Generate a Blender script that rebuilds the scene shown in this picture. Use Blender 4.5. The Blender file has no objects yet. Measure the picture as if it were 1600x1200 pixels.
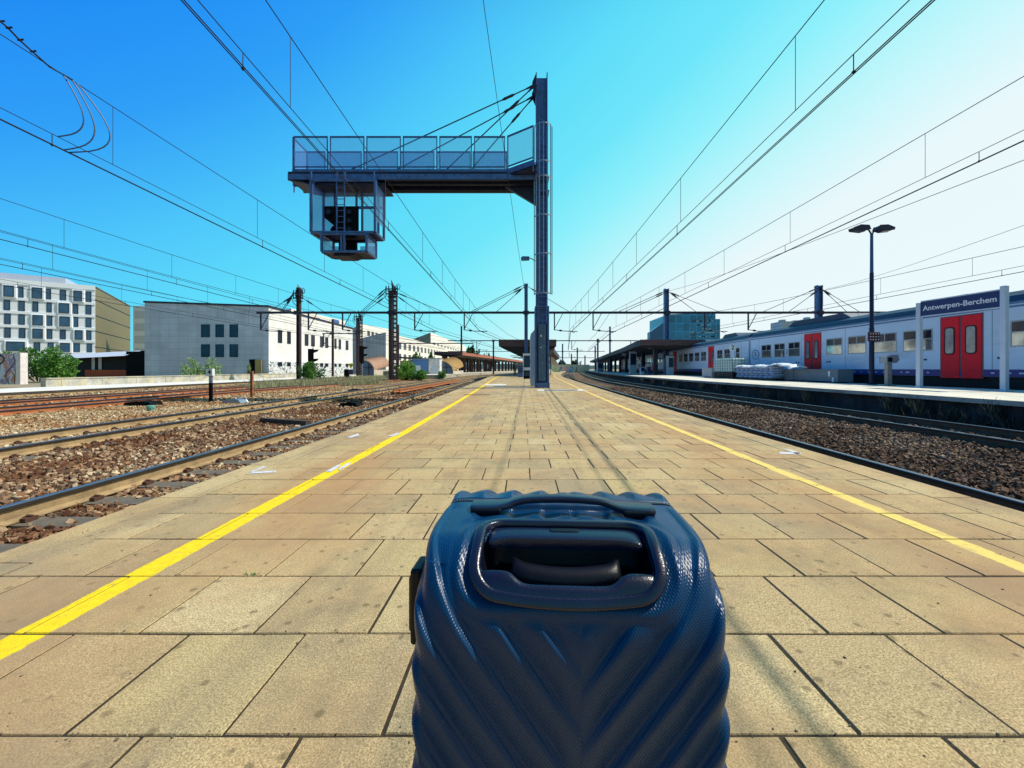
import bpy, math, random
import numpy as np
from mathutils import Vector, Matrix
random.seed(7); rng = np.random.default_rng(7)
R = math.radians
scn = bpy.context.scene
COL = scn.collection
# ---------------------------------------------------------------- camera
H = 0.93; F = 636.0; VX = 818.0; VY = 576.0      # eye height, focal length and vanishing point (photo pixels)
cd = bpy.data.cameras.new('camera'); cam = bpy.data.objects.new('camera', cd); COL.objects.link(cam)
cam.location = (0, 0, H); cam.rotation_euler = (R(90), 0, 0)
cd.sensor_width = 36; cd.lens = F/1600*36
cd.shift_x = -(VX-800)/1600; cd.shift_y = -(600-VY)/1600
cd.clip_start = 0.02; cd.clip_end = 4000
scn.camera = cam
# ---------------------------------------------------------------- world, sun, exposure
SUN_EL = R(54); SUN_AZ = R(83)      # clockwise from +Y: from the right, slightly ahead
wd = bpy.data.worlds.new('World'); scn.world = wd; wd.use_nodes = True
nt = wd.node_tree; nt.nodes.clear()
out = nt.nodes.new('ShaderNodeOutputWorld'); bg = nt.nodes.new('ShaderNodeBackground')
sky = nt.nodes.new('ShaderNodeTexSky'); sky.sky_type = 'NISHITA'; sky.sun_disc = False
sky.sun_elevation = SUN_EL; sky.sun_rotation = SUN_AZ; sky.air_density = 1.0; sky.dust_density = 1.5; sky.ozone_density = 3
tc = nt.nodes.new('ShaderNodeTexCoord'); dot = nt.nodes.new('ShaderNodeVectorMath'); dot.operation = 'DOT_PRODUCT'
dot.inputs[1].default_value = (0.8, 0.0, -1.2)
nt.links.new(tc.outputs['Generated'], dot.inputs[0])
mr = nt.nodes.new('ShaderNodeMath'); mr.operation = 'MULTIPLY_ADD'
mr.inputs[1].default_value = 1/1.4; mr.inputs[2].default_value = (0.42+0.8)/1.4
nt.links.new(dot.outputs['Value'], mr.inputs[0])
rp = nt.nodes.new('ShaderNodeValToRGB'); nt.links.new(mr.outputs[0], rp.inputs[0])
def lin(c): return tuple(((v/255)/12.92 if v/255 <= 0.04045 else ((v/255+0.055)/1.055)**2.4) for v in c)
stops = [(-0.75, (14,138,250)), (-0.58, (40,162,252)), (-0.40, (72,200,254)), (-0.22, (92,224,254)), (-0.02, (110,234,254)), (0.14, (145,245,255)), (0.34, (200,251,254)), (0.52, (238,252,254))]
cr = rp.color_ramp
while len(cr.elements) > 1: cr.elements.remove(cr.elements[-1])
for i, (s, c) in enumerate(stops):
    e = cr.elements[0] if i == 0 else cr.elements.new((s+0.8)/1.4)
    e.position = (s+0.8)/1.4; e.color = lin(c)+(1,)
sc = nt.nodes.new('ShaderNodeVectorMath'); sc.operation = 'SCALE'
sx = nt.nodes.new('ShaderNodeSeparateXYZ'); nt.links.new(tc.outputs['Generated'], sx.inputs[0])
def mrange(o, a, b_, c, d):      # sky dimmed towards the zenith and behind the camera, added for contrast
    q = nt.nodes.new('ShaderNodeMapRange'); q.interpolation_type = 'SMOOTHSTEP'
    for i_, v_ in zip((1,2,3,4), (a,b_,c,d)): q.inputs[i_].default_value = v_
    nt.links.new(o, q.inputs[0]); return q.outputs[0]
mu = nt.nodes.new('ShaderNodeMath'); mu.operation = 'MULTIPLY'
nt.links.new(mrange(sx.outputs[1], -0.35, 0.45, 0.50, 1.0), mu.inputs[0]); nt.links.new(mrange(sx.outputs[2], 0.62, 0.9, 1.0, 0.45), mu.inputs[1])
m2_ = nt.nodes.new('ShaderNodeMath'); m2_.operation = 'MULTIPLY'; m2_.inputs[1].default_value = 1/0.12
nt.links.new(mu.outputs[0], m2_.inputs[0]); nt.links.new(m2_.outputs[0], sc.inputs['Scale'])
nt.links.new(rp.outputs[0], sc.inputs[0])
mx = nt.nodes.new('ShaderNodeMix'); mx.data_type = 'RGBA'; mx.inputs[0].default_value = 0.93
nt.links.new(sky.outputs[0], mx.inputs[6]); nt.links.new(sc.outputs[0], mx.inputs[7])
nt.links.new(mx.outputs[2], bg.inputs[0]); bg.inputs[1].default_value = 0.12
nt.links.new(bg.outputs[0], out.inputs[0])
sl = bpy.data.lights.new('sun', 'SUN'); so = bpy.data.objects.new('sun', sl); COL.objects.link(so)
sl.energy = 5.0; sl.angle = R(0.5); sl.color = (1.0, 0.93, 0.80)
sd = Vector((math.sin(SUN_AZ)*math.cos(SUN_EL), math.cos(SUN_AZ)*math.cos(SUN_EL), math.sin(SUN_EL)))
so.rotation_euler = sd.to_track_quat('Z', 'Y').to_euler(); so.location = (30, 5, 40)
scn.view_settings.view_transform = 'Standard'; scn.view_settings.look = 'None'
scn.view_settings.exposure = 0.0; scn.view_settings.gamma = 1.0
scn.render.engine = 'CYCLES'
scn.cycles.max_bounces = 6; scn.cycles.transparent_max_bounces = 12

# ---------------------------------------------------------------- helpers
def at(px, py, Y): return Vector(((px-VX)/F*Y, Y, H-(py-VY)/F*Y))         # the point at distance Y seen at a photo pixel
def gz(px, py, z):                                                        # the point of height z seen there
    Y = (H-z)*F/(py-VY); return Vector(((px-VX)/F*Y, Y, z))
def ax(px, X): return X*F/(px-VX)                                         # distance along a plane x = X
def zat(py, Y): return H-(py-VY)/F*Y
def curve(tab, w=12.0):
    ys = np.arange(-40, 420, 1.0); t = np.array(tab, float)
    v = np.interp(ys, t[:,0], t[:,1])
    hi = ys > t[-1,0]; v[hi] = t[-1,1]+(ys[hi]-t[-1,0])*0.117
    k = int(w); ker = np.ones(k)/k; vp = np.concatenate([np.full(k, v[0]), v, v[-1]+np.arange(1, k+1)*0.117])
    sm = np.convolve(vp, ker, 'same')[k:-k]
    wgt = np.clip((ys-4)/10, 0, 1); v = v*(1-wgt)+sm*wgt
    return lambda y: float(np.interp(y, ys, v))
YR = curve([(-40,2.33),(4,2.33),(10,2.40),(20,2.66),(45,3.45),(60,4.6),(90,7.9)])      # right yellow line
YL = curve([(-40,-1.73),(6,-1.73),(12,-1.86),(25,-2.3),(48,-3.05),(62,-3.0),(80,-1.6),(100,0.6)])
PR = lambda y: YR(y)+0.92
PL = lambda y: YL(y)-0.92
TR1 = lambda y: YR(y)+1.79
TL1 = lambda y: YL(y)-2.42
TR2 = curve([(-40,9.62),(13,9.62),(20,9.25),(28,9.0),(43,9.4),(60,10.8),(72,12.0)])
TL2 = curve([(-40,-9.3),(20,-9.3),(50,-9.4),(75,-8.3),(100,-5.6)])
TA = curve([(-40,-17.0),(30,-17.0),(60,-16.0),(90,-13.4)])
TB = curve([(-40,-20.9),(30,-20.9),(60,-21.0),(90,-20.0)])
TC = curve([(-40,-27.2),(40,-27.2),(60,-27.6),(90,-27.0)])
E2 = lambda y: TR2(y)+1.73                                              # near edge of the second platform
E3 = curve([(-40,17.05),(20,17.05),(31,17.35),(56,19.6),(80,22.4)])     # its far edge, along the train
TT = lambda y: E3(y)+1.8
RZ = -0.37; BZ = -0.575; P2Z = 0.19

class MB:
    def __init__(s): s.v = []; s.f = []; s.m = []
    def add(s, vs, fs, mi=0):
        o = len(s.v); s.v += [tuple(p) for p in vs]; s.f += [tuple(i+o for i in f) for f in fs]; s.m += [mi]*len(fs); return s
    def box(s, x0, x1, y0, y1, z0, z1, mi=0, M=None):
        vs = [Vector(p) for p in ((x0,y0,z0),(x1,y0,z0),(x1,y1,z0),(x0,y1,z0),(x0,y0,z1),(x1,y0,z1),(x1,y1,z1),(x0,y1,z1))]
        if M is not None: vs = [M @ p for p in vs]
        return s.add(vs, [(0,3,2,1),(4,5,6,7),(0,1,5,4),(1,2,6,5),(2,3,7,6),(3,0,4,7)], mi)
    def cb(s, c, d, rz=0, mi=0, rx=0, ry=0):
        M = Matrix.Translation(c) @ Matrix.Rotation(rz, 4, 'Z') @ Matrix.Rotation(ry, 4, 'Y') @ Matrix.Rotation(rx, 4, 'X')
        return s.box(-d[0]/2, d[0]/2, -d[1]/2, d[1]/2, -d[2]/2, d[2]/2, mi, M)
    def tube(s, pts, r, n=6, mi=0, cap=True):
        pts = [Vector(p) for p in pts]; k = len(pts); rs = r if isinstance(r, (list, tuple)) else [r]*k
        vs = []; up = None
        for i, p in enumerate(pts):
            d = (pts[min(i+1, k-1)]-pts[max(i-1, 0)]).normalized()
            if up is None:
                up = Vector((0,0,1)) if abs(d.z) < 0.9 else Vector((0,1,0))
            a = d.cross(up).normalized(); b = a.cross(d).normalized(); up = b
            for j in range(n):
                t = 2*math.pi*j/n; vs.append(p+(a*math.cos(t)+b*math.sin(t))*rs[i])
        fs = [(i*n+j, i*n+(j+1)%n, (i+1)*n+(j+1)%n, (i+1)*n+j) for i in range(k-1) for j in range(n)]
        if cap: fs += [tuple(range(n))[::-1], tuple((k-1)*n+j for j in range(n))]
        return s.add(vs, fs, mi)
    def bar(s, a, b, w, h=None, mi=0):
        a = Vector(a); b = Vector(b); d = b-a; L = d.length; h = h or w
        q = d.to_track_quat('Y', 'Z').to_matrix().to_4x4()
        return s.box(-w/2, w/2, 0, L, -h/2, h/2, mi, Matrix.Translation(a) @ q)
    def prism(s, poly, a0, a1, axis='y', mi=0):
        def P(u, v, w): return {'y': (u, w, v), 'x': (w, u, v), 'z': (u, v, w)}[axis]
        n = len(poly); vs = [P(u, v, a0) for u, v in poly]+[P(u, v, a1) for u, v in poly]
        fs = [tuple(range(n)), tuple(range(n, 2*n))[::-1]]+[(i, (i+1)%n, n+(i+1)%n, n+i) for i in range(n)]
        return s.add(vs, fs, mi)
    def sweep(s, prof, path, closed=True, mis=None):      # prof (x, z) offsets, path (x, y, z) with y ascending
        k = len(prof); vs = []
        for (x, y, z) in path: vs += [(x+u, y, z+w) for u, w in prof]
        m = k if closed else k-1; fs = []; ms = []
        for i in range(len(path)-1):
            for j in range(m):
                fs.append((i*k+j, i*k+(j+1)%k, (i+1)*k+(j+1)%k, (i+1)*k+j)); ms.append(mis[j] if mis else 0)
        o = len(s.v); s.v += vs; s.f += [tuple(q+o for q in f) for f in fs]; s.m += ms
        if closed: s.add([vs[i] for i in range(k)], [tuple(range(k))]); s.add(vs[-k:], [tuple(range(k))])
        return s
    def lathe(s, c, prof, n=20, mi=0, M=None):
        vs = []
        for r, z in prof:
            for j in range(n):
                t = 2*math.pi*j/n; p = Vector((r*math.cos(t), r*math.sin(t), z))
                if M is not None: p = M @ p
                vs.append(Vector(c)+p)
        fs = [(i*n+j, i*n+(j+1)%n, (i+1)*n+(j+1)%n, (i+1)*n+j) for i in range(len(prof)-1) for j in range(n)]
        fs += [tuple(range(n))[::-1], tuple((len(prof)-1)*n+j for j in range(n))]
        return s.add(vs, fs, mi)
    def build(s, name, mats, parent=None, smooth=False, label=None, bevel=0, stuff=False):
        if not isinstance(mats, (list, tuple)): mats = [mats]
        off = ORG.get(parent.name, Vector((0,0,0))) if parent else Vector((0,0,0))
        me = bpy.data.meshes.new(name)
        me.from_pydata([(p[0]-off[0], p[1]-off[1], p[2]-off[2]) for p in s.v], [], s.f)
        for m in mats: me.materials.append(m)
        if len(mats) > 1: me.polygons.foreach_set('material_index', s.m)
        if smooth: me.polygons.foreach_set('use_smooth', [True]*len(me.polygons))
        me.update()
        o = bpy.data.objects.new(name, me); COL.objects.link(o)
        if smooth:
            try: me.set_sharp_from_angle(angle=R(40))
            except Exception: pass
        if parent: o.parent = parent; ORG[o.name] = off
        if bevel:
            b = o.modifiers.new('bevel', 'BEVEL'); b.width = bevel; b.segments = 2; b.limit_method = 'ANGLE'
        if label: o['label'] = label
        if stuff: o['kind'] = 'stuff'
        return o
ORG = {}
def thing(name, label, cat, loc=(0,0,0), group=None):
    o = bpy.data.objects.new(name, None); COL.objects.link(o); o.location = loc; ORG[o.name] = Vector(loc)
    o.empty_display_size = 0.2
    o['label'] = label; o['category'] = cat
    if group: o['group'] = group
    return o
def tag(o, label, cat, group=None):
    o['label'] = label; o['category'] = cat
    if group: o['group'] = group
    return o
def struct(o): o['kind'] = 'structure'; return o
def copy_tree(o, parent=None):
    c = o.copy(); COL.objects.link(c); c.parent = parent
    for ch in [q for q in bpy.data.objects if q.parent == o]: copy_tree(ch, c)
    return c
def npmesh(name, V, Fc, mat, k=4, smooth=False):
    me = bpy.data.meshes.new(name); me.vertices.add(len(V)); me.vertices.foreach_set('co', V.astype(np.float32).ravel())
    me.loops.add(Fc.size); me.loops.foreach_set('vertex_index', Fc.astype(np.int32).ravel())
    me.polygons.add(len(Fc)); me.polygons.foreach_set('loop_start', np.arange(0, Fc.size, k, dtype=np.int32))
    me.materials.append(mat); me.update(calc_edges=True); me.validate()
    me.polygons.foreach_set('use_smooth', np.full(len(me.polygons), smooth))
    o = bpy.data.objects.new(name, me); COL.objects.link(o); return o
def text_mesh(name, txt, size, mat, M, parent=None, depth=0.004, bold=0.0):
    cu = bpy.data.curves.new('t', 'FONT'); cu.body = txt; cu.size = size; cu.extrude = depth; cu.offset = bold
    cu.align_x = 'CENTER'; cu.align_y = 'CENTER'; cu.resolution_u = 4
    to = bpy.data.objects.new('t', cu); COL.objects.link(to); bpy.context.view_layer.update()
    me = bpy.data.meshes.new_from_object(to.evaluated_get(bpy.context.evaluated_depsgraph_get()))
    bpy.data.objects.remove(to); me.name = name
    off = ORG.get(parent.name, Vector((0,0,0))) if parent else Vector((0,0,0))
    me.transform(Matrix.Translation(-off) @ M); me.materials.clear(); me.materials.append(mat)
    o = bpy.data.objects.new(name, me); COL.objects.link(o)
    if parent: o.parent = parent
    return o
# matrices that stand text upright: facing -Y (to the camera) or facing -X (to the left)
FACE_Y = Matrix.Rotation(R(90), 4, 'X')
FACE_X = Matrix.Rotation(R(-90), 4, 'Z') @ Matrix.Rotation(R(90), 4, 'X')

# ---------------------------------------------------------------- materials
def mat(name, col, rough=0.6, metal=0.0, var=0.15, scale=6.0, bump=0.0, bscale=40.0, dirt=None, spec=0.5, island=0.0, coat=0.0, coord='Object', stretch=None):
    m = bpy.data.materials.new(name); m.use_nodes = True; n = m.node_tree; N = n.nodes; L = n.links
    b = N['Principled BSDF']; b.inputs['Roughness'].default_value = rough; b.inputs['Metallic'].default_value = metal
    b.inputs['Specular IOR Level'].default_value = spec; b.inputs['Coat Weight'].default_value = coat
    t = N.new('ShaderNodeTexCoord'); src = t.outputs[coord]
    if stretch:
        mp = N.new('ShaderNodeMapping'); mp.inputs['Scale'].default_value = stretch; L.new(src, mp.inputs[0]); src = mp.outputs[0]
    cur = None
    if var > 0 or dirt:
        nz = N.new('ShaderNodeTexNoise'); nz.inputs['Scale'].default_value = scale; nz.inputs['Detail'].default_value = 6; nz.inputs['Roughness'].default_value = 0.65
        L.new(src, nz.inputs['Vector'])
        r = N.new('ShaderNodeValToRGB'); L.new(nz.outputs['Fac'], r.inputs[0])
        r.color_ramp.elements[0].position = 0.3; r.color_ramp.elements[1].position = 0.7
        r.color_ramp.elements[0].color = tuple(c*(1-var) for c in col)+(1,); r.color_ramp.elements[1].color = tuple(min(1, c*(1+var)) for c in col)+(1,)
        cur = r.outputs[0]
        if dirt:
            dc, amt, ds = dirt
            n2 = N.new('ShaderNodeTexNoise'); n2.inputs['Scale'].default_value = ds; n2.inputs['Detail'].default_value = 8; n2.inputs['Roughness'].default_value = 0.7
            L.new(src, n2.inputs['Vector'])
            r2 = N.new('ShaderNodeMapRange'); r2.inputs[1].default_value = 0.62-0.3*amt; r2.inputs[2].default_value = 0.78-0.2*amt; L.new(n2.outputs['Fac'], r2.inputs[0])
            mxx = N.new('ShaderNodeMix'); mxx.data_type = 'RGBA'; L.new(r2.outputs[0], mxx.inputs[0]); L.new(cur, mxx.inputs[6]); mxx.inputs[7].default_value = tuple(dc)+(1,)
            cur = mxx.outputs[2]
    if island:
        g = N.new('ShaderNodeNewGeometry'); hs = N.new('ShaderNodeHueSaturation')
        mrr = N.new('ShaderNodeMapRange'); mrr.inputs[3].default_value = 1-island; mrr.inputs[4].default_value = 1+island
        L.new(g.outputs['Random Per Island'], mrr.inputs[0]); L.new(mrr.outputs[0], hs.inputs['Value'])
        if cur: L.new(cur, hs.inputs['Color'])
        else: hs.inputs['Color'].default_value = tuple(col)+(1,)
        cur = hs.outputs[0]
    if cur: L.new(cur, b.inputs['Base Color'])
    else: b.inputs['Base Color'].default_value = tuple(col)+(1,)
    if bump:
        n3 = N.new('ShaderNodeTexNoise'); n3.inputs['Scale'].default_value = bscale; n3.inputs['Detail'].default_value = 5; L.new(src, n3.inputs['Vector'])
        bp = N.new('ShaderNodeBump'); bp.inputs['Strength'].default_value = min(1, bump); bp.inputs['Distance'].default_value = 0.02
        L.new(n3.outputs['Fac'], bp.inputs['Height']); L.new(bp.outputs[0], b.inputs['Normal'])
    return m
def glassy(name, col, rough=0.06, var=0.25, scale=0.6):
    m = mat(name, col, rough=rough, var=var, scale=scale, spec=1.0, coat=0.3); return m
def mesh_glass(name, col, alpha):
    m = bpy.data.materials.new(name); m.use_nodes = True; N = m.node_tree.nodes; L = m.node_tree.links
    b = N['Principled BSDF']; b.inputs['Base Color'].default_value = tuple(col)+(1,); b.inputs['Roughness'].default_value = 0.4
    b.inputs['Alpha'].default_value = alpha
    return m
M_steel = mat('grey blue painted steel', (0.06,0.14,0.36), 0.45, 0.15, 0.25, 3, 0.15, 60, dirt=((0.05,0.045,0.06),0.35,5))
M_dsteel = mat('dark steel', (0.016,0.022,0.055), 0.5, 0.3, 0.3, 4)
M_galv = mat('galvanised steel', (0.30,0.34,0.42), 0.4, 0.6, 0.2, 8)
M_brownsteel = mat('brown painted steel', (0.05,0.025,0.035), 0.6, 0.1, 0.3, 4)
M_wire = mat('wire', (0.012,0.012,0.02), 0.6, 0.2, 0)
M_black = mat('black', (0.005,0.005,0.007), 0.7, 0, 0.2, 5, spec=0.12)
M_wood = mat('sleeper timber', (0.06,0.045,0.035), 0.85, 0, 0.35, 5, 0.6, 30)
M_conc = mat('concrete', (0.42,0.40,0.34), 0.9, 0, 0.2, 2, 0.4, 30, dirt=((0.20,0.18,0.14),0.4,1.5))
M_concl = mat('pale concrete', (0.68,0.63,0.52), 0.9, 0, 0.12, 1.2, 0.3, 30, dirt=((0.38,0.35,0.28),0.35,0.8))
M_concd = mat('dark mottled concrete', (0.045,0.042,0.045), 0.95, 0, 0.5, 1.5, 0.8, 12, dirt=((0.015,0.014,0.014),0.5,2.5))  # much darker, mottled concrete for the second platform's walls
M_white = mat('white paint', (0.78,0.80,0.82), 0.5, 0, 0.05, 3)
M_signblue = mat('sign navy', (0.015,0.03,0.13), 0.4, 0, 0.08, 3)
M_signpost = mat('sign post paint', (0.55,0.62,0.72), 0.4, 0.1, 0.06, 3)
M_yellow = mat('yellow enamel', (0.75,0.6,0.02), 0.5, 0, 0.1, 3)
M_red = mat('red door paint', (0.86,0.008,0.025), 0.5, 0, 0.12, 2, spec=0.25)
M_navy = mat('navy stripe paint', (0.008,0.02,0.20), 0.4, 0, 0.15, 4)
M_roofblue = mat('train roof blue grey', (0.02,0.04,0.10), 0.5, 0, 0.2, 1.5)
M_train = mat('train body pale grey', (0.62,0.74,0.88), 0.35, 0, 0.08, 1.0, dirt=((0.42,0.49,0.58),0.2,0.9), stretch=(1,0.25,1))
M_glass = glassy('dark glass', (0.015,0.02,0.03), 0.04)
M_glassh = mat('hotel window glass', (0.03,0.10,0.19), 0.15, 0, 0.35, 0.5, spec=0.5)
M_glassd = mat('dim window glass', (0.010,0.014,0.025), 0.2, 0, 0.4, 0.6, spec=0.25)
M_glassb = mat('blue window glass', (0.012,0.045,0.10), 0.15, 0, 0.3, 0.6, spec=0.45)
M_panel = mesh_glass('blue mesh panel', (0.22,0.48,1.0), 0.48)
M_panel2 = mesh_glass('pale mesh panel', (0.20,0.48,1.0), 0.22)
M_rubber = mat('rubber', (0.01,0.01,0.01), 0.8, 0, 0)
# ---------------------------------------------------------------- ground, ballast, platforms
def ballast_mat(name, c1, c2, c3, c4, vs=22.0, bump=1.0):
    m = bpy.data.materials.new(name); m.use_nodes = True; N = m.node_tree.nodes; L = m.node_tree.links; b = N['Principled BSDF']
    b.inputs['Roughness'].default_value = 0.95; b.inputs['Specular IOR Level'].default_value = 0.15
    t = N.new('ShaderNodeTexCoord'); vo = N.new('ShaderNodeTexVoronoi'); vo.inputs['Scale'].default_value = vs; L.new(t.outputs['Object'], vo.inputs['Vector'])
    sp = N.new('ShaderNodeSeparateColor'); L.new(vo.outputs['Color'], sp.inputs[0])
    r = N.new('ShaderNodeValToRGB'); L.new(sp.outputs[0], r.inputs[0]); e = r.color_ramp.elements
    e[0].color = c1+(1,); e[1].color = c4+(1,); e[1].position = 0.97
    a = e.new(0.4); a.color = c2+(1,); a = e.new(0.75); a.color = c3+(1,)
    nz = N.new('ShaderNodeTexNoise'); nz.inputs['Scale'].default_value = 0.55; nz.inputs['Detail'].default_value = 5; L.new(t.outputs['Object'], nz.inputs['Vector'])
    mr = N.new('ShaderNodeMapRange'); mr.inputs[1].default_value = 0.3; mr.inputs[2].default_value = 0.7; mr.inputs[3].default_value = 0.62; mr.inputs[4].default_value = 1.35; L.new(nz.outputs['Fac'], mr.inputs[0])
    hs = N.new('ShaderNodeHueSaturation'); L.new(r.outputs[0], hs.inputs['Color']); L.new(mr.outputs[0], hs.inputs['Value'])
    L.new(hs.outputs[0], b.inputs['Base Color'])
    bp = N.new('ShaderNodeBump'); bp.inputs['Strength'].default_value = bump; bp.inputs['Distance'].default_value = 0.06; bp.invert = True
    L.new(vo.outputs['Distance'], bp.inputs['Height']); L.new(bp.outputs[0], b.inputs['Normal'])
    return m
def stone_mat(name, cols, patch):
    m = bpy.data.materials.new(name); m.use_nodes = True; N = m.node_tree.nodes; L = m.node_tree.links; b = N['Principled BSDF']
    b.inputs['Roughness'].default_value = 0.9; b.inputs['Specular IOR Level'].default_value = 0.25
    g = N.new('ShaderNodeNewGeometry'); r = N.new('ShaderNodeValToRGB'); L.new(g.outputs['Random Per Island'], r.inputs[0]); e = r.color_ramp.elements
    e[0].color = cols[0]+(1,); e[1].color = cols[-1]+(1,)
    for i, c in enumerate(cols[1:-1]): a = e.new((i+1)/(len(cols)-1)); a.color = c+(1,)
    t = N.new('ShaderNodeTexCoord'); nz = N.new('ShaderNodeTexNoise'); nz.inputs['Scale'].default_value = 0.6; nz.inputs['Detail'].default_value = 4; L.new(t.outputs['Object'], nz.inputs['Vector'])
    mr = N.new('ShaderNodeMapRange'); mr.inputs[1].default_value = 0.42; mr.inputs[2].default_value = 0.6; L.new(nz.outputs['Fac'], mr.inputs[0])
    mx = N.new('ShaderNodeMix'); mx.data_type = 'RGBA'; mx.blend_type = 'MULTIPLY'; L.new(mr.outputs[0], mx.inputs[0]); L.new(r.outputs[0], mx.inputs[6]); mx.inputs[7].default_value = patch+(1,)
    n2 = N.new('ShaderNodeTexNoise'); n2.inputs['Scale'].default_value = 45; L.new(t.outputs['Object'], n2.inputs['Vector'])
    hs = N.new('ShaderNodeHueSaturation'); m2 = N.new('ShaderNodeMapRange'); m2.inputs[3].default_value = 0.6; m2.inputs[4].default_value = 1.4; L.new(n2.outputs['Fac'], m2.inputs[0]); L.new(m2.outputs[0], hs.inputs['Value'])
    L.new(mx.outputs[2], hs.inputs['Color']); L.new(hs.outputs[0], b.inputs['Base Color'])
    return m
B1 = ballast_mat('ballast left', (0.10,0.045,0.025), (0.22,0.11,0.06), (0.42,0.28,0.14), (0.62,0.50,0.30))
B2 = ballast_mat('ballast right', (0.045,0.03,0.025), (0.11,0.065,0.045), (0.21,0.14,0.09), (0.38,0.29,0.2))
S1 = stone_mat('ballast stones left', [(0.09,0.045,0.028),(0.20,0.10,0.055),(0.31,0.18,0.10),(0.13,0.09,0.07),(0.42,0.30,0.18),(0.62,0.50,0.34)], (0.55,0.40,0.33))
S2 = stone_mat('ballast stones right', [(0.05,0.035,0.03),(0.14,0.09,0.06),(0.22,0.15,0.10),(0.09,0.06,0.05),(0.26,0.17,0.11),(0.36,0.29,0.22)], (0.65,0.55,0.5))
S3 = stone_mat('ballast stones pale', [(0.20,0.12,0.06),(0.36,0.26,0.14),(0.50,0.40,0.24),(0.28,0.16,0.09),(0.58,0.48,0.32),(0.66,0.58,0.42)], (0.75,0.55,0.42))
M_earth = mat('earth', (0.30,0.25,0.16), 0.95, 0, 0.35, 0.4, 0.5, 6, dirt=((0.10,0.12,0.04),0.4,0.5))
g = MB(); g.add([(-1500,-200,-0.62),(1500,-200,-0.62),(1500,2500,-0.62),(-1500,2500,-0.62)], [(0,1,2,3)])
struct(g.build('ground', M_earth))
def bed(name, fa, fb, y0, y1, m, n=12, amp=0.02, z=BZ, step=0.5, cut=None):
    ys = np.concatenate([np.arange(y0, min(60, y1), step), np.arange(min(60, y1), y1+1, 4.0)]); V = []
    for y in ys:
        a, b = fa(y), fb(y)
        for j in range(n+1):
            x = a+(b-a)*j/n
            V.append((x, y, z+amp*(math.sin(x*3.1+y*1.7)+math.sin(x*1.3-y*2.3))*0.5+random.uniform(-amp, amp)*0.4))
    V = np.array(V); F = []
    for i in range(len(ys)-1):
        for j in range(n): a = i*(n+1)+j; F.append((a, a+1, a+n+2, a+n+1))
    o = npmesh(name, V, np.array(F), m, 4, True); return struct(o)
bed('ballast_bed', lambda y: -15.2, lambda y: PL(y)-0.02, -6, 260, B1, 24)
bed('ballast_bed', lambda y: PR(y)+0.02, lambda y: E2(y)-0.02, -6, 260, B2, 14)
bed('ballast_bed', lambda y: -31.0, lambda y: -15.2, -6, 200, ballast_mat('ballast pale', (0.20,0.10,0.05), (0.36,0.22,0.11), (0.55,0.42,0.22), (0.68,0.58,0.36)), 20, 0.03)
bed('ballast_bed', lambda y: E3(y)+0.02, lambda y: E3(y)+14, -6, 200, B2, 8)
# loose stones, thick where the camera sees them large
def stones(name, label, regions, m):
    P = []; S = []
    for (x0f, x1f, y0, y1, dens, s0, s1, zb) in regions:
        area = abs(x1f((y0+y1)/2)-x0f((y0+y1)/2))*(y1-y0); n = int(area*dens)
        ys = y0+(y1-y0)*rng.random(n); t = rng.random(n)
        xs = np.array([x0f(y)+(x1f(y)-x0f(y))*tt for y, tt in zip(ys, t)])
        s = s0+(s1-s0)*rng.random(n)**1.6
        keep = np.ones(n, bool)
        for fn, y0_ in ((TL1, 1.44), (TR1, 2.0), (TR2, 5.0), (TL2, 5.5)):
            ph = (ys-y0_+0.315) % 0.63-0.315; cx_ = np.array([fn(y) for y in ys]); keep &= ~((np.abs(ph) < 0.15) & (np.abs(xs-cx_) < 1.27) & (rng.random(n) < 0.88))
        xs, ys, s = xs[keep], ys[keep], s[keep]; n = len(xs)
        P.append(np.stack([xs, ys, zb+(rng.random(n)-0.35)*s*0.7], 1)); S.append(s)
    P = np.concatenate(P); S = np.concatenate(S); n = len(P)
    cube = np.array([(-1,-1,-1),(1,-1,-1),(1,1,-1),(-1,1,-1),(-1,-1,1),(1,-1,1),(1,1,1),(-1,1,1)], float)
    loc = cube[None]*(1+rng.uniform(-0.48, 0.35, (n,8,3)))*rng.uniform(0.5, 1.15, (n,1,3))*S[:,None,None]*0.42
    q = rng.normal(size=(n,4)); q /= np.linalg.norm(q, axis=1, keepdims=True); w, x, y, z = q.T
    Rm = np.stack([1-2*(y*y+z*z),2*(x*y-z*w),2*(x*z+y*w),2*(x*y+z*w),1-2*(x*x+z*z),2*(y*z-x*w),2*(x*z-y*w),2*(y*z+x*w),1-2*(x*x+y*y)],1).reshape(n,3,3)
    V = np.einsum('nij,nkj->nki', Rm, loc)+P[:,None,:]
    fc = np.array([(0,3,2,1),(4,5,6,7),(0,1,5,4),(1,2,6,5),(2,3,7,6),(3,0,4,7)])
    F = (fc[None]+np.arange(n)[:,None,None]*8).reshape(-1,4)
    o = npmesh(name, V.reshape(-1,3), F, m, 4); o['kind'] = 'stuff'; o['label'] = label; o['category'] = 'ballast'; return o
cst = lambda v: (lambda y: v)
stones('ballast_stones', 'loose rusty brown ballast stones beside the left platform edge', [
    (lambda y: TL1(y)-0.85, lambda y: PL(y)-0.03, 1.6, 12, 430, 0.04, 0.072, BZ), (lambda y: TL1(y)-0.85, lambda y: PL(y)-0.03, 12, 26, 130, 0.06, 0.1, BZ),
    (cst(-8.45), lambda y: TL1(y)-0.80, 4, 14, 420, 0.04, 0.08, BZ+0.02), (cst(-8.45), lambda y: TL1(y)-0.80, 14, 30, 170, 0.05, 0.09, BZ+0.02)], S1)
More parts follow.
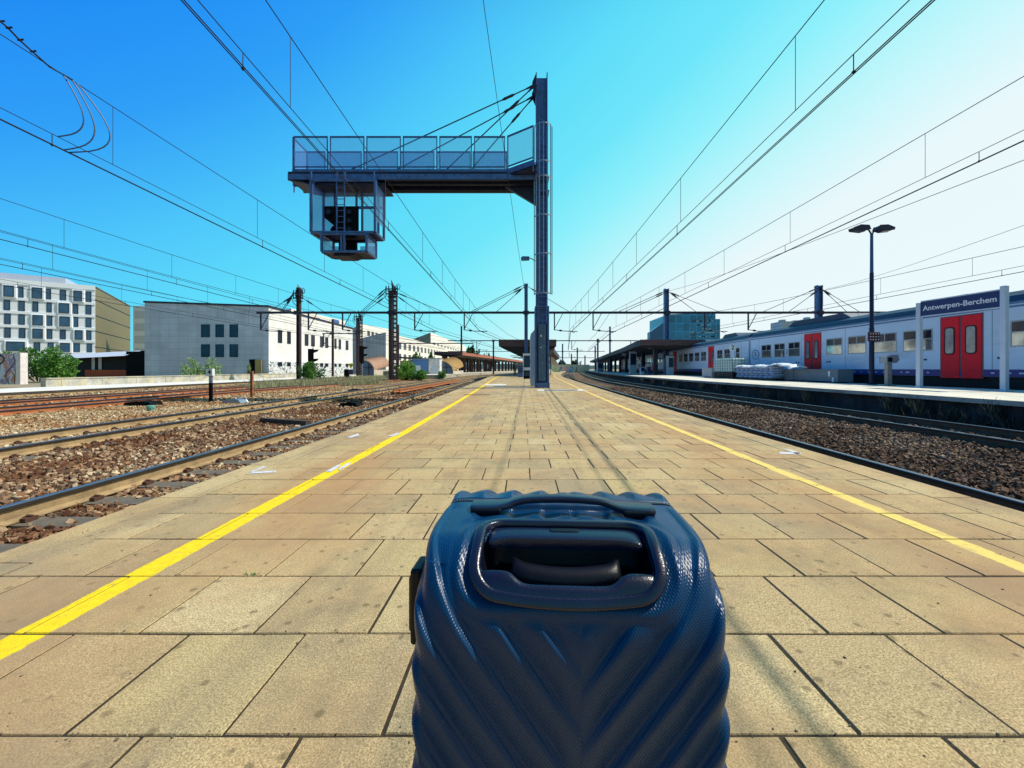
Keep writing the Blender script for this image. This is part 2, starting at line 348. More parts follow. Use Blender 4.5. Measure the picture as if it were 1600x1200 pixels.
stones('ballast_stones', 'pale tan ballast stones spread between the left hand tracks', [
    (cst(-16.1), cst(-8.4), 6.3, 18, 300, 0.04, 0.078, BZ+0.01), (cst(-16.1), cst(-8.4), 18, 34, 70, 0.06, 0.12, BZ+0.01), (cst(-29.5), cst(-16.0), 12, 36, 22, 0.08, 0.14, BZ+0.0)], S3)
stones('ballast_stones', 'dark brown ballast stones between the two tracks on the right', [
    (lambda y: TR1(y)+0.8, lambda y: TR2(y)-0.8, 3.6, 15, 430, 0.042, 0.078, BZ+0.04), (lambda y: TR1(y)+0.8, lambda y: TR2(y)-0.8, 15, 32, 150, 0.06, 0.11, BZ+0.03),
    (lambda y: TR2(y)-0.8, lambda y: E2(y)-0.05, 7, 24, 90, 0.05, 0.09, BZ)], S2)

# tracks
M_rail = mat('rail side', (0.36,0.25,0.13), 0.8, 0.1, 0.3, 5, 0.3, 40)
M_rail_shaded = mat('shaded brown rail side', (0.10,0.065,0.04), 0.8, 0.1, 0.3, 5, 0.3, 40)  # right hand tracks: the shade on the rails is put into this colour
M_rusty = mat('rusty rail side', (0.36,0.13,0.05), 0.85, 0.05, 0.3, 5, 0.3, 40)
M_railtop = mat('polished rail head', (0.22,0.23,0.26), 0.35, 0.9, 0.15, 3)
M_sleeper = mat('concrete sleeper', (0.13,0.11,0.085), 0.9, 0, 0.3, 3, 0.5, 30)
M_clip = mat('rusty clip', (0.10,0.045,0.03), 0.8, 0.2, 0.2, 10)
prof = [(-0.07,0),(0.07,0),(0.07,0.012),(0.012,0.035),(0.012,0.125),(0.036,0.135),(0.036,0.165),(0.028,0.172),(-0.028,0.172),(-0.036,0.165),(-0.036,0.135),(-0.012,0.125),(-0.012,0.035),(-0.07,0.012)]
pm = [0]*14; pm[7] = 1; pm[6] = 1; pm[8] = 1; pm[5] = 2; pm[9] = 2; pm[4] = 2; pm[10] = 2
M_railhead = mat('dark rail head side', (0.03,0.024,0.02), 0.7, 0.2, 0.3, 6)
def sleeper_mesh(label):
    b = MB()
    b.prism([(-1.25,0),(1.25,0),(1.25,0.10),(0.35,0.085),(-0.35,0.085),(-1.25,0.10)], -0.125, 0.125, 'y', 0)
    for s in (-1, 1):
        for q in (-1, 1):
            x = s*0.753+q*0.095; b.cb((x, 0, 0.112), (0.055, 0.11, 0.035), mi=1)
            b.tube([(x-q*0.035,-0.03,0.125),(x-q*0.02,0,0.145),(x+q*0.015,0.01,0.14),(x+q*0.02,0.035,0.12)], 0.012, 5, 1)
    return b
slp = None
def track(fn, y0, y1, label, nsl, rails, ysl0, mats=None, group='railway tracks'):
    global slp
    t = thing('railway_track', label, 'railway track', (fn(y0), y0, RZ-0.172), group)
    ys = list(np.arange(y0, 60, 2.0))+list(np.arange(60, y1, 6.0))
    for s in rails:
        b = MB(); path = []
        for y in ys: path.append((fn(y)+s*0.753, y, RZ-0.172))
        b.sweep(prof, path, True, pm); b.build('rail', [mats or M_rail, M_railtop, M_railhead], t)
    sp = 0.63; k = 0; y = ysl0; rest = MB()
    while y < min(y1, 110):
        z = RZ-0.172-0.100; a = -math.atan2(fn(y+0.5)-fn(y-0.5), 1)
        if k < nsl:
            if slp is None:
                o = sleeper_mesh('').build('sleeper', [M_sleeper, M_clip]); slp = o
            else:
                o = slp.copy(); COL.objects.link(o)
            o.parent = t; o.location = Vector((fn(y), y, z))-ORG[t.name]; o.rotation_euler = (0,0,a)
        else:
            rest.cb((fn(y), y, z+0.045), (2.5, 0.25, 0.095), a)
        y += sp; k += 1
    if rest.v: rest.build('sleeper', M_sleeper, t, stuff=True)
    return t
track(TL1, -5, 250, 'nearest left track, dark rail running right along the paved platform', 70, (-1, 1), 1.44)
track(TL2, -5, 250, 'second track left of the platform with tan sided rails', 60, (-1, 1), 5.5)
track(TR1, -5, 250, 'nearest right track whose shaded rail hugs the paved platform edge', 60, (-1, 1), 2.0, M_rail_shaded)
track(TR2, -5, 250, 'track on the right running under the dark wall of the far platform', 60, (-1, 1), 5.0, M_rail_shaded)
track(TA, -5, 200, 'rusty brown track behind the numbered marker post', 50, (-1, 1), 10.5, M_rusty)
track(TB, -5, 200, 'rusty track beyond the marker post, one before the outermost', 40, (-1, 1), 14.5, M_rusty)
track(TC, -5, 200, 'outermost left track along the pale kerb path and low wall', 40, (-1, 1), 19)
track(TT, -5, 200, 'track under the standing train on the right', 0, (-1, 1), 10)

# our platform: body and paving slabs
M_side = mat('platform side', (0.13,0.11,0.09), 0.95, 0, 0.4, 2, 0.8, 10)
M_joint = mat('joint dirt', (0.035,0.026,0.014), 1.0, 0, 0.5, 12, 0.5, 50)
b = MB(); ys = list(np.arange(-6, 70, 1.0))+list(np.arange(70, 230, 5.0))
for i in range(len(ys)-1):
    y, w = ys[i], ys[i+1]
    for (fa, fb) in ((PL, PR),):
        b.add([(fa(y)+0.01,y,-0.0038),(fb(y)-0.01,y,-0.0038),(fb(w)-0.01,w,-0.0038),(fa(w)+0.01,w,-0.0038)], [(0,1,2,3)], 0)
        b.add([(fa(y)+0.02,y,-0.62),(fa(y)+0.02,y,-0.004),(fa(w)+0.02,w,-0.004),(fa(w)+0.02,w,-0.62)], [(0,1,2,3)], 1)
        b.add([(fb(y)-0.02,y,-0.62),(fb(y)-0.02,y,-0.004),(fb(w)-0.02,w,-0.004),(fb(w)-0.02,w,-0.62)], [(3,2,1,0)], 1)
struct(b.build('platform', [M_joint, M_side]))
def paving_mat():
    m = bpy.data.materials.new('paving slabs'); m.use_nodes = True; N = m.node_tree.nodes; L = m.node_tree.links; b = N['Principled BSDF']
    b.inputs['Roughness'].default_value = 0.88; b.inputs['Specular IOR Level'].default_value = 0.3
    t = N.new('ShaderNodeTexCoord'); P = t.outputs['Object']
    def noise(s, d=6, r=0.6, v=P):
        q = N.new('ShaderNodeTexNoise'); q.inputs['Scale'].default_value = s; q.inputs['Detail'].default_value = d; q.inputs['Roughness'].default_value = r; L.new(v, q.inputs['Vector']); return q.outputs['Fac']
    def rng_(x, a, bb, c, d):
        q = N.new('ShaderNodeMapRange'); q.inputs[1].default_value = a; q.inputs[2].default_value = bb; q.inputs[3].default_value = c; q.inputs[4].default_value = d; L.new(x, q.inputs[0]); return q.outputs[0]
    def mixc(f, a, c, bl='MIX'):
        q = N.new('ShaderNodeMix'); q.data_type = 'RGBA'; q.blend_type = bl
        if isinstance(f, float): q.inputs[0].default_value = f
        else: L.new(f, q.inputs[0])
        for s, v in ((6, a), (7, c)):
            if isinstance(v, tuple): q.inputs[s].default_value = v+(1,)
            else: L.new(v, q.inputs[s])
        return q.outputs[2]
    def mth(op, a, c=None):
        q = N.new('ShaderNodeMath'); q.operation = op
        for s, v in ((0, a), (1, c)):
            if v is None: continue
            if isinstance(v, (int, float)): q.inputs[s].default_value = v
            else: L.new(v, q.inputs[s])
        return q.outputs[0]
    g = N.new('ShaderNodeNewGeometry'); rpi = g.outputs['Random Per Island']
    ramp = N.new('ShaderNodeValToRGB'); L.new(rpi, ramp.inputs[0]); e = ramp.color_ramp.elements
    e[0].color = (0.40,0.32,0.19,1); e[1].color = (0.58,0.46,0.27,1)
    a = e.new(0.35); a.color = (0.52,0.385,0.21,1); a = e.new(0.7); a.color = (0.49,0.385,0.20,1)
    c = ramp.outputs[0]
    c = mixc(rng_(noise(170, 4, 0.85), 0.38, 0.62, 0, 1), mixc(1.0, c, (0.44,0.41,0.34), 'MULTIPLY'), mixc(1.0, c, (1.50,1.50,1.44), 'MULTIPLY'))      # exposed aggregate
    c = mixc(rng_(noise(60, 4, 0.7), 0.5, 0.75, 0, 0.5), c, (0.24,0.18,0.09))
    c = mixc(rng_(noise(1.1, 6, 0.65), 0.44, 0.66, 0, 0.65), c, (0.46,0.27,0.13))      # orange weathering
    c = mixc(rng_(noise(2.3, 7, 0.75), 0.48, 0.72, 0, 0.75), c, (0.22,0.175,0.10))
    mp = N.new('ShaderNodeMapping'); mp.inputs['Scale'].default_value = (2.6, 0.22, 1); L.new(P, mp.inputs[0])
    c = mixc(rng_(noise(1.0, 6, 0.6, mp.outputs[0]), 0.54, 0.70, 0, 0.5), c, (0.17,0.14,0.10))      # long dark streaks along the platform
    vo = N.new('ShaderNodeTexVoronoi'); vo.inputs['Scale'].default_value = 13; L.new(P, vo.inputs['Vector'])
    vc = N.new('ShaderNodeSeparateColor'); L.new(vo.outputs['Color'], vc.inputs[0])
    sp = mth('MULTIPLY', rng_(mth('ADD', vo.outputs['Distance'], mth('MULTIPLY', noise(50), 0.25)), 0.24, 0.34, 1, 0), mth('GREATER_THAN', vc.outputs[0], 0.35))
    c = mixc(mth('MULTIPLY', sp, 0.65), c, (0.13,0.10,0.05))      # gum and drip spots
    # tyre like smears running along the platform
    at_ = N.new('ShaderNodeAttribute'); at_.attribute_name = 'dl'; at2 = N.new('ShaderNodeAttribute'); at2.attribute_name = 'dr'
    far = N.new('ShaderNodeSeparateXYZ'); L.new(P, far.inputs[0])
    far_ = mth('MINIMUM', mth('ABSOLUTE', mth('SUBTRACT', at_.outputs['Fac'], 0.12)), mth('ABSOLUTE', mth('ADD', at2.outputs['Fac'], 0.12)))
    c = mixc(mth('MULTIPLY', rng_(far_, 0.1, 0.75, 0.8, 0), rng_(noise(0.9, 6, 0.7), 0.36, 0.62, 0, 1)), c, (0.43,0.235,0.10))
    c = mixc(rng_(noise(0.45, 7, 0.72), 0.50, 0.64, 0, 0.45), c, (0.26,0.215,0.15))
    c = mixc(rng_(noise(5.5, 8, 0.8), 0.58, 0.72, 0, 0.6), c, (0.15,0.12,0.075))
    def stripe(att, hw):
        d = mth('ABSOLUTE', mth('ADD', att.outputs['Fac'], mth('MULTIPLY', mth('SUBTRACT', noise(9, 6, 0.7), 0.5), 0.045)))
        return rng_(d, hw-0.004, hw+0.004, 1, 0)
    wear = rng_(noise(14, 8, 0.75), 0.60, 0.68, 1, 0)
    wear2 = rng_(noise(9, 8, 0.75), 0.52, 0.64, 1, 0.35)
    ml = mth('MULTIPLY', stripe(at_, 0.062), wear); m_r = mth('MULTIPLY', stripe(at2, 0.050), wear2)
    yl = mixc(rng_(noise(30, 4), 0.4, 0.7, 0, 1), (0.88,0.66,0.010), (0.74,0.53,0.012))
    c = mixc(ml, c, yl)
    c = mixc(m_r, c, (0.80,0.60,0.16))
    c = mixc(mth('MULTIPLY', rng_(noise(24, 6, 0.8), 0.55, 0.75, 0, 0.45), mth('ADD', ml, m_r)), c, (0.30,0.22,0.08))
    # rust-brown borders outside the lines
    L.new(c, b.inputs['Base Color'])
    bp = N.new('ShaderNodeBump'); bp.inputs['Strength'].default_value = 0.85; bp.inputs['Distance'].default_value = 0.004; L.new(noise(190, 3, 0.7), bp.inputs['Height'])
    L.new(bp.outputs[0], b.inputs['Normal'])
    return m
M_pave = paving_mat()
PV = []; PF = []
def slab(x0, x1, y0, y1, fl, fr, gap=None):
    gx0, gx1, gy0, gy1 = [random.uniform(0.0025, 0.0058)*(1.7 if random.random() < 0.12 else 1) for _ in range(4)]
    X0, X1, Y0, Y1 = x0+gx0, x1-gx1, y0+gy0, y1-gy1
    if X1-X0 < 0.02: return
    z = random.uniform(-0.0012, 0.001); tx = random.uniform(-0.003, 0.003); ty = random.uniform(-0.003, 0.003)
    cx, cy = (X0+X1)/2, (Y0+Y1)/2; e = 0.0022; o = len(PV)
    j = [random.uniform(-0.002, 0.002) for _ in range(8)]
    for (q, zz) in ((0.0, -0.016), (0.0, -0.004), (e, 0.0)):
        for k, (x, y) in enumerate(((X0+q+j[0],Y0+q+j[1]),(X1-q+j[2],Y0+q+j[3]),(X1-q+j[4],Y1-q+j[5]),(X0+q+j[6],Y1-q+j[7]))):
            PV.append((x, y, zz+z+(x-cx)*tx+(y-cy)*ty))
    PF.append((o+8,o+9,o+10,o+11))
    for r_ in (0, 4):
        for k in range(4): PF.append((o+r_+k, o+r_+(k+1)%4, o+r_+4+(k+1)%4, o+r_+4+k))
TW, TD = 0.405, 0.3965
for k in range(-8, 150):
    y0 = 1.032+k*TD; y1 = y0+TD; ym = (y0+y1)/2
    a = PL(ym)+0.30; c_ = PR(ym)-0.30
    off = 0.055+(0 if k % 2 == 0 else TW/2)+random.uniform(-0.012, 0.012)
    i = math.ceil((a-off)/TW+0.15); xs = [a]
    while off+i*TW < c_-0.06: xs.append(off+i*TW); i += 1
    xs.append(c_)
    for x0, x1 in zip(xs[:-1], xs[1:]): slab(x0, x1, y0, y1, PL, PR)
for s in (-1, 1):      # kerb stones
    y = -3.0
    while y < 60:
        L_ = 0.99; ym = y+L_/2
        e0 = PL(ym) if s < 0 else PR(ym)
        slab(min(e0, e0-s*0.298), max(e0, e0-s*0.298), y, y+L_, PL, PR); y += L_
PV = np.array(PV); PF = np.array(PF)
pv = npmesh('paving', PV, PF, M_pave, 4); struct(pv)
for nm, fn in (('dl', YL), ('dr', YR)):
    a_ = pv.data.attributes.new(nm, 'FLOAT', 'POINT'); a_.data.foreach_set('value', np.array([x-fn(y) for x, y, z in PV], np.float32))
b = MB(); ys = list(np.arange(59.5, 230, 4.0))
for y, w in zip(ys[:-1], ys[1:]): b.add([(PL(y),y,0.0),(PR(y),y,0.0),(PR(w),w,0.0),(PL(w),w,0.0)], [(0,1,2,3)])
struct(b.build('far_paving', mat('far paving', (0.40,0.32,0.2), 0.9, 0, 0.2, 1)))
M_mark = mat('worn white marking', (0.62,0.62,0.68), 0.8, 0, 0.2, 20, dirt=((0.35,0.29,0.2),0.5,25))
def marking(name, polys):
    b = MB()
    for p in polys: b.add([(q.x, q.y, 0.0035) for q in (gz(x, y, 0.0035) for x, y in p)], [tuple(range(len(p)))])
    return struct(b.build(name, M_mark))
marking('corner_marking', [[(388,738),(412,728),(416,730),(396,737)],[(396,737),(430,735),(432,738),(388,740)]])
marking('corner_marking', [[(508,737),(528,726),(534,727),(517,737)],[(528,733),(545,722),(549,724),(531,735)]])
marking('corner_marking', [[(1222,700),(1240,704),(1254,709),(1243,709)],[(1218,706),(1248,707),(1252,710),(1218,709)]])
marking('corner_marking', [[(541,683),(560,677),(562,680),(548,684)],[(606,681),(622,676),(626,678),(612,682)]])
M_plate = mat('drain cover', (0.10,0.06,0.035), 0.7, 0.3, 0.3, 10)
b = MB(); p = gz(750, 617, 0); b.box(p.x-0.55, p.x+0.35, p.y-0.12, p.y+0.12, 0.002, 0.006)
tag(b.build('drain_cover', M_plate), 'brown drain cover beside the left yellow line', 'drain cover')
b = MB(); b.box(0.6, 2.65, 16.9, 18.1, 0.002, 0.006); b.box(-1.8, 0.3, 19.3, 20.0, 0.002, 0.006); b.box(-2.2, -1.0, 22.5, 24.5, 0.002, 0.006)
struct(b.build('pale_concrete_patch', mat('pale patch', (0.62,0.61,0.58), 0.85, 0, 0.12, 2)))
b = MB(); b.box(0.9, 2.3, 17.2, 17.5, 0.008, 0.02)
for i in range(14): b.box(0.94+i*0.097, 0.97+i*0.097, 17.16, 17.54, 0.0195, 0.026)
tag(b.build('drain_grate', M_black), 'black slotted drain grate in the pale patch before the tall column', 'grate')

# second platform with its dark wall
b = MB(); ys = list(np.arange(-6, 70, 1.0))+list(np.arange(70, 200, 5.0))
for y, w in zip(ys[:-1], ys[1:]):
    b.add([(E2(y),y,P2Z),(E3(y),y,P2Z),(E3(w),w,P2Z),(E2(w),w,P2Z)], [(0,1,2,3)], 0)
    b.add([(E2(y)-0.08,y,P2Z-0.0),(E2(y),y,P2Z),(E2(w),w,P2Z),(E2(w)-0.08,w,P2Z)], [(0,1,2,3)], 0)
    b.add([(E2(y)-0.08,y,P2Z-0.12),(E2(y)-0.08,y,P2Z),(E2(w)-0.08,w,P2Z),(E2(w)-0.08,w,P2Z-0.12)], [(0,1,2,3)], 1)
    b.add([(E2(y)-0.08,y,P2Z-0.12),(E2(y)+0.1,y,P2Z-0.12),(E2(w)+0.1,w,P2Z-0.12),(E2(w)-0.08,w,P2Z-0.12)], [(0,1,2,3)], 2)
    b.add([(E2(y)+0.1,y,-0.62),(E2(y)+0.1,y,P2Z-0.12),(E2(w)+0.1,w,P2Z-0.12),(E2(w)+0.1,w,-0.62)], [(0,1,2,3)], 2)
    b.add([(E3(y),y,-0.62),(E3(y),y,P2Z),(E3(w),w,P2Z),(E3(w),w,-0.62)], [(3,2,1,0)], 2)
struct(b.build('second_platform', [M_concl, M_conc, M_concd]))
# path and low wall on the far left
b = MB(); b.box(-35.2, -29.8, 0, 170, -0.62, -0.42)
struct(b.build('kerb_path', mat('bright path', (0.72,0.70,0.66), 0.9, 0, 0.1, 1)))
b = MB(); b.box(-35.6, -35.2, 30, 66, -0.42, 0.17); b.box(-35.62, -35.14, 30, 66, 0.17, 0.24)
for i in range(12): b.box(-35.2, -35.17, 31+i*3, 31.08+i*3, -0.4, 0.165)
tag(b.build('low_wall', mat('low wall', (0.40,0.39,0.35), 0.95, 0, 0.35, 1.6, 0.5, 8, dirt=((0.55,0.47,0.25),0.5,0.9)), bevel=0.01), 'long low weathered concrete wall in front of the grey panelled building', 'wall')
# ---------------------------------------------------------------- suitcase
def shell_mat():
    m = bpy.data.materials.new('suitcase shell'); m.use_nodes = True; N = m.node_tree.nodes; L = m.node_tree.links; b = N['Principled BSDF']
    b.inputs['Base Color'].default_value = (0.0012,0.034,0.105,1); b.inputs['Roughness'].default_value = 0.33; b.inputs['Specular IOR Level'].default_value = 0.33
    t = N.new('ShaderNodeTexCoord'); w = []
    for rot in (R(35), R(-35)):
        mp = N.new('ShaderNodeMapping'); mp.inputs['Rotation'].default_value = (0, rot, 0); L.new(t.outputs['Object'], mp.inputs[0])
        wv = N.new('ShaderNodeTexWave'); wv.bands_direction = 'X'; wv.inputs['Scale'].default_value = 95; L.new(mp.outputs[0], wv.inputs['Vector']); w.append(wv.outputs['Fac'])
    mu = N.new('ShaderNodeMath'); mu.operation = 'MULTIPLY'; L.new(w[0], mu.inputs[0]); L.new(w[1], mu.inputs[1])
    nz = N.new('ShaderNodeTexNoise'); nz.inputs['Scale'].default_value = 700; L.new(t.outputs['Object'], nz.inputs['Vector'])
    ad = N.new('ShaderNodeMath'); ad.operation = 'MULTIPLY_ADD'; L.new(nz.outputs['Fac'], ad.inputs[0]); ad.inputs[1].default_value = 0.35; L.new(mu.outputs[0], ad.inputs[2])
    bp = N.new('ShaderNodeBump'); bp.inputs['Strength'].default_value = 0.35; bp.inputs['Distance'].default_value = 0.0012; L.new(ad.outputs[0], bp.inputs['Height']); L.new(bp.outputs[0], b.inputs['Normal'])
    n2 = N.new('ShaderNodeTexNoise'); n2.inputs['Scale'].default_value = 9; n2.inputs['Detail'].default_value = 8; L.new(t.outputs['Object'], n2.inputs['Vector'])
    rr = N.new('ShaderNodeMapRange'); rr.inputs[3].default_value = 0.20; rr.inputs[4].default_value = 0.42; L.new(n2.outputs['Fac'], rr.inputs[0]); L.new(rr.outputs[0], b.inputs['Roughness'])
    return m
M_shell = shell_mat()
M_trim = mat('suitcase navy trim', (0.005,0.009,0.032), 0.27, 0, 0.15, 15, 0.08, 350, spec=0.6)
M_cav = mat('suitcase black plastic', (0.003,0.004,0.010), 0.4, 0, 0.2, 15, 0.05, 300, spec=0.25)
M_zip = mat('zip fabric', (0.012,0.02,0.05), 0.8, 0, 0.3, 200, 0.5, 500)
HX, HY, HZ = 0.2095, 0.197, 0.32; RX, RY, RZZ = 0.058, 0.11, 0.11; CZ = 0.37; SEAM = 0.052; PN = 6.0
def bagS(u, v, h=0.0):      # top-and-back profile: u across, v along it (0 = where the top starts to bend down), h outwards
    if v <= 0: p = (u, -HY+RY-v, CZ+HZ+h)
    elif v < RY*math.pi/2:
        a = v/RY; p = (u, -HY+RY-(RY+h)*math.sin(a), CZ+HZ-RZZ+(RZZ+h)*math.cos(a))
    else: p = (u, -HY-h, CZ+HZ-RZZ-(v-RY*math.pi/2))
    # the shell drops a little towards its lateral corners
    return Vector(p)
def sdrr(u, v, hw, hh, r, cv):
    qx = np.abs(u)-hw+r; qy = np.abs(v-cv)-hh+r
    return np.minimum(np.maximum(qx, qy), 0)+np.sqrt(np.maximum(qx, 0)**2+np.maximum(qy, 0)**2)-r
def bag_shell():
    n = 230; lin_ = np.linspace(-1, 1, n+1); Vs = []; Fs = []; o = 0
    hs = np.array([HX,HY,HZ]); rs = np.array([RX,RY,RZZ])
    for axn in range(3):
        for sg in (-1, 1):
            a, bb = np.meshgrid(lin_, lin_, indexing='ij'); q = np.zeros((n+1,n+1,3)); o1, o2 = [(1,2),(2,0),(0,1)][axn]
            q[...,axn] = sg; q[...,o1] = a*sg; q[...,o2] = bb
            q = q*hs; k = np.clip(q, -(hs-rs), hs-rs); d = (q-k)/rs; d /= ((np.abs(d[...,0])**PN+(d[...,1]**2+d[...,2]**2)**(PN/2))**(1/PN))[...,None]
            p = k+rs*d; rho = np.sqrt(d[...,1]**2+d[...,2]**2); nn = d/rs; nn[...,0] = np.sign(d[...,0])*np.abs(d[...,0])**(PN-1)/RX; nn[...,1:] *= (rho**(PN-2))[...,None]; nn /= np.linalg.norm(nn, axis=-1, keepdims=True)
            Vs.append(np.concatenate([p, nn], -1).reshape(-1, 6))
            i = np.arange(n)[:,None]*(n+1)+np.arange(n)[None]; i = i.ravel()+o
            Fs.append(np.stack([i, i+n+1, i+n+2, i+1], 1)); o += (n+1)**2
    V = np.concatenate(Vs); F = np.concatenate(Fs); P = V[:,:3].copy(); Nn = V[:,3:]
    x, y, z = P.T
    # profile coordinate v for the housing mask
    ang = np.arctan2(-(y+HY-RY), z-(HZ-RZZ)); v = np.where(y > -HY+RY, -(y+HY-RY), np.where(z > HZ-RZZ, np.clip(ang, 0, math.pi/2)*RY, RY*math.pi/2+(HZ-RZZ-z)))
    v = np.where(z < -0.1, 1.0, v)
    x0 = 0.015; s = 1.28; pitch = 0.069
    ph = (z-s*np.abs(x-x0)+0.01)/pitch
    dl_ = np.where(x < x0, 0.0, 0.30); ph = ph+dl_
    t = ph-np.floor(ph); rib = np.where(t < 0.80, t/0.80, (1-t)/0.20); rib = 0.35*rib+0.65*rib*rib*(3-2*rib)
    m_h = np.clip((sdrr(x, v, 0.158, 0.084, 0.05, 0.042)-0.0)/0.02, 0, 1); m_h = m_h*m_h*(3-2*m_h)
    m_s = np.clip((np.abs(y-SEAM)-0.010)/0.03, 0, 1)
    m_v = 0.25+0.75*np.clip(np.abs(x-x0)/0.03, 0, 1)
    topflat = np.where((z > HZ-0.02) & (y < SEAM), 0.55, 1.0)
    disp = 0.0095*(rib-0.6)*m_h*m_s*m_v*topflat
    coll = np.clip(1-np.abs(sdrr(x, v, 0.145, 0.076, 0.05, 0.044))/0.014, 0, 1); coll = coll*coll*(3-2*coll); disp += 0.0045*coll
    disp -= 0.008*np.clip(1-(np.abs(y-SEAM)/0.012)**2, 0, 1)
    cav = sdrr(x, v, 0.117, 0.056, 0.030, 0.041); disp = np.where(cav < -0.004, -0.065, disp)
    # a shallow bed for the carry handle
    hb = np.clip(1-np.maximum(np.abs(x)/0.135, np.abs(y-0.005)/0.030), 0, 1); disp -= np.where(z > 0.2, 0.010*np.clip(hb*5, 0, 1), 0)*(sdrr(x, v, 0.15, 0.075, 0.05, 0.044) > 0)
    P = P+Nn*disp[:,None]; P[:,2] += CZ
    s_ = np.clip((-P[:,1]-0.04)/0.13, 0, 1); s_ = s_*s_*(3-2*s_); ax_ = np.abs(P[:,0]); P[:,0] = np.sign(P[:,0])*(ax_-0.012*s_*np.clip((ax_-0.135)/0.07, 0, 1.1))
    cy = P[F].mean(1)[:,1]
    return P, F, cy
bag = thing('suitcase', 'large dark blue ribbed hard shell suitcase standing upright on the paving', 'suitcase', (0.064, 0.685, 0))
P_, F_, cy_ = bag_shell()
for nm, sel in (('back_shell', cy_ < SEAM), ('front_shell', cy_ >= SEAM)):
    f = F_[sel]; u, inv = np.unique(f, return_inverse=True)
    o = npmesh(nm, P_[u], inv.reshape(-1, 4), M_shell, 4, True); o.parent = bag; ORG[o.name] = Vector((0,0,0))
bagE = bag; ORG[bag.name] = Vector((0,0,0))
# zip: band and two rows of teeth round the seam
def ring(y, off, rad, n=8, mi=0, b=None, dash=None):
    pts = []
    for c_, (sx, sz) in enumerate(((1,1),(-1,1),(-1,-1),(1,-1))):
        for k in range(25):
            a = k/24*math.pi/2+c_*math.pi/2
            ex = (HX-RX)*sx; ez = (HZ-RZZ)*sz
            ca, sa = math.cos(a), math.sin(a); N_ = (abs(ca)**PN+abs(sa)**PN)**(1/PN); pts.append((ex+(RX+off)*ca/N_, y, CZ+ez+(RZZ+off)*sa/N_))
    pts.append(pts[0]); b.tube(pts, rad, n, mi, cap=False); return pts
b = MB(); ring(SEAM, -0.006, 0.0055, 8, 0, b); ring(SEAM-0.008, -0.003, 0.0022, 6, 0, b); ring(SEAM+0.008, -0.003, 0.0022, 6, 0, b)
zp = b.build('zip', M_zip, bag, smooth=True)
b = MB(); pts = []
base = ring(SEAM, -0.001, 0.001, 3, 0, MB())
P0 = [Vector(p) for p in base]; acc = 0
for i in range(len(P0)-1):
    L_ = (P0[i+1]-P0[i]).length; n_ = max(1, int(L_/0.0045))
    for k in range(n_):
        p = P0[i].lerp(P0[i+1], k/n_)
        if p.z > 0.35: b.cb(p, (0.0025, 0.009, 0.0025) if abs(p.z-0.69) < 0.02 else (0.0025,0.009,0.0025))
b.build('zip_teeth', mat('zip teeth', (0.06,0.08,0.12), 0.35, 0.5, 0), zp)
def uvtube(b, path, w, hgt, mi=0, close=False, n=10, fn=bagS):       # rounded strip following the bag's profile; path of (u, v, h)
    pts = [fn(*q) for q in path]; k = len(pts); vs = []
    for i, p in enumerate(pts):
        q = path[i]; nrm = (fn(q[0], q[1], q[2]+0.01)-p).normalized()
        a_ = pts[(i+1) % k] if close else pts[min(i+1, k-1)]; b_ = pts[(i-1) % k] if close else pts[max(i-1, 0)]
        d = (a_-b_).normalized(); s_ = d.cross(nrm).normalized()
        ww = w(i/(k-1)) if callable(w) else w; hh = hgt(i/(k-1)) if callable(hgt) else hgt
        for j in range(n):
            t = 2*math.pi*j/n; c_, s2 = math.cos(t), math.sin(t); e = 0.55
            vs.append(p+s_*(ww*math.copysign(abs(c_)**e, c_))+nrm*(hh*math.copysign(abs(s2)**e, s2)))
    m = k if close else k-1
    fs = [(i*n+j, i*n+(j+1)%n, ((i+1)%k)*n+(j+1)%n, ((i+1)%k)*n+j) for i in range(m) for j in range(n)]
    if not close: fs += [tuple(range(n))[::-1], tuple((k-1)*n+j for j in range(n))]
    b.add(vs, fs, mi)
def rrpath(hw, hh, r, cv, h, n=9, dip=None):
    pts = []
    for c_, (sx, sy) in enumerate(((1,1),(-1,1),(-1,-1),(1,-1))):
        for k in range(n):
            a = k/(n-1)*math.pi/2+c_*math.pi/2
            pts.append(((hw-r)*sx+r*math.cos(a), cv+(hh-r)*sy+r*math.sin(a), h))
        nx = [(-1,1),(-1,-1),(1,-1),(1,1)][c_]
        p = pts[-1]; q = ((hw-r)*nx[0]+r*math.cos((c_+1)*math.pi/2), cv+(hh-r)*nx[1]+r*math.sin((c_+1)*math.pi/2))
        for k in range(1, 16): t = k/16; pts.append((p[0]+(q[0]-p[0])*t, p[1]+(q[1]-p[1])*t, h))
    if dip: pts = [(u, v+(dip(u) if v > cv else 0), h_) for u, v, h_ in pts]
    return pts
b = MB(); bow = lambda u: 0.013*(1-(u/0.13)**2)
uvtube(b, rrpath(0.1205, 0.059, 0.032, 0.040, 0.003, dip=bow), 0.0078, 0.0075, close=True, n=14)
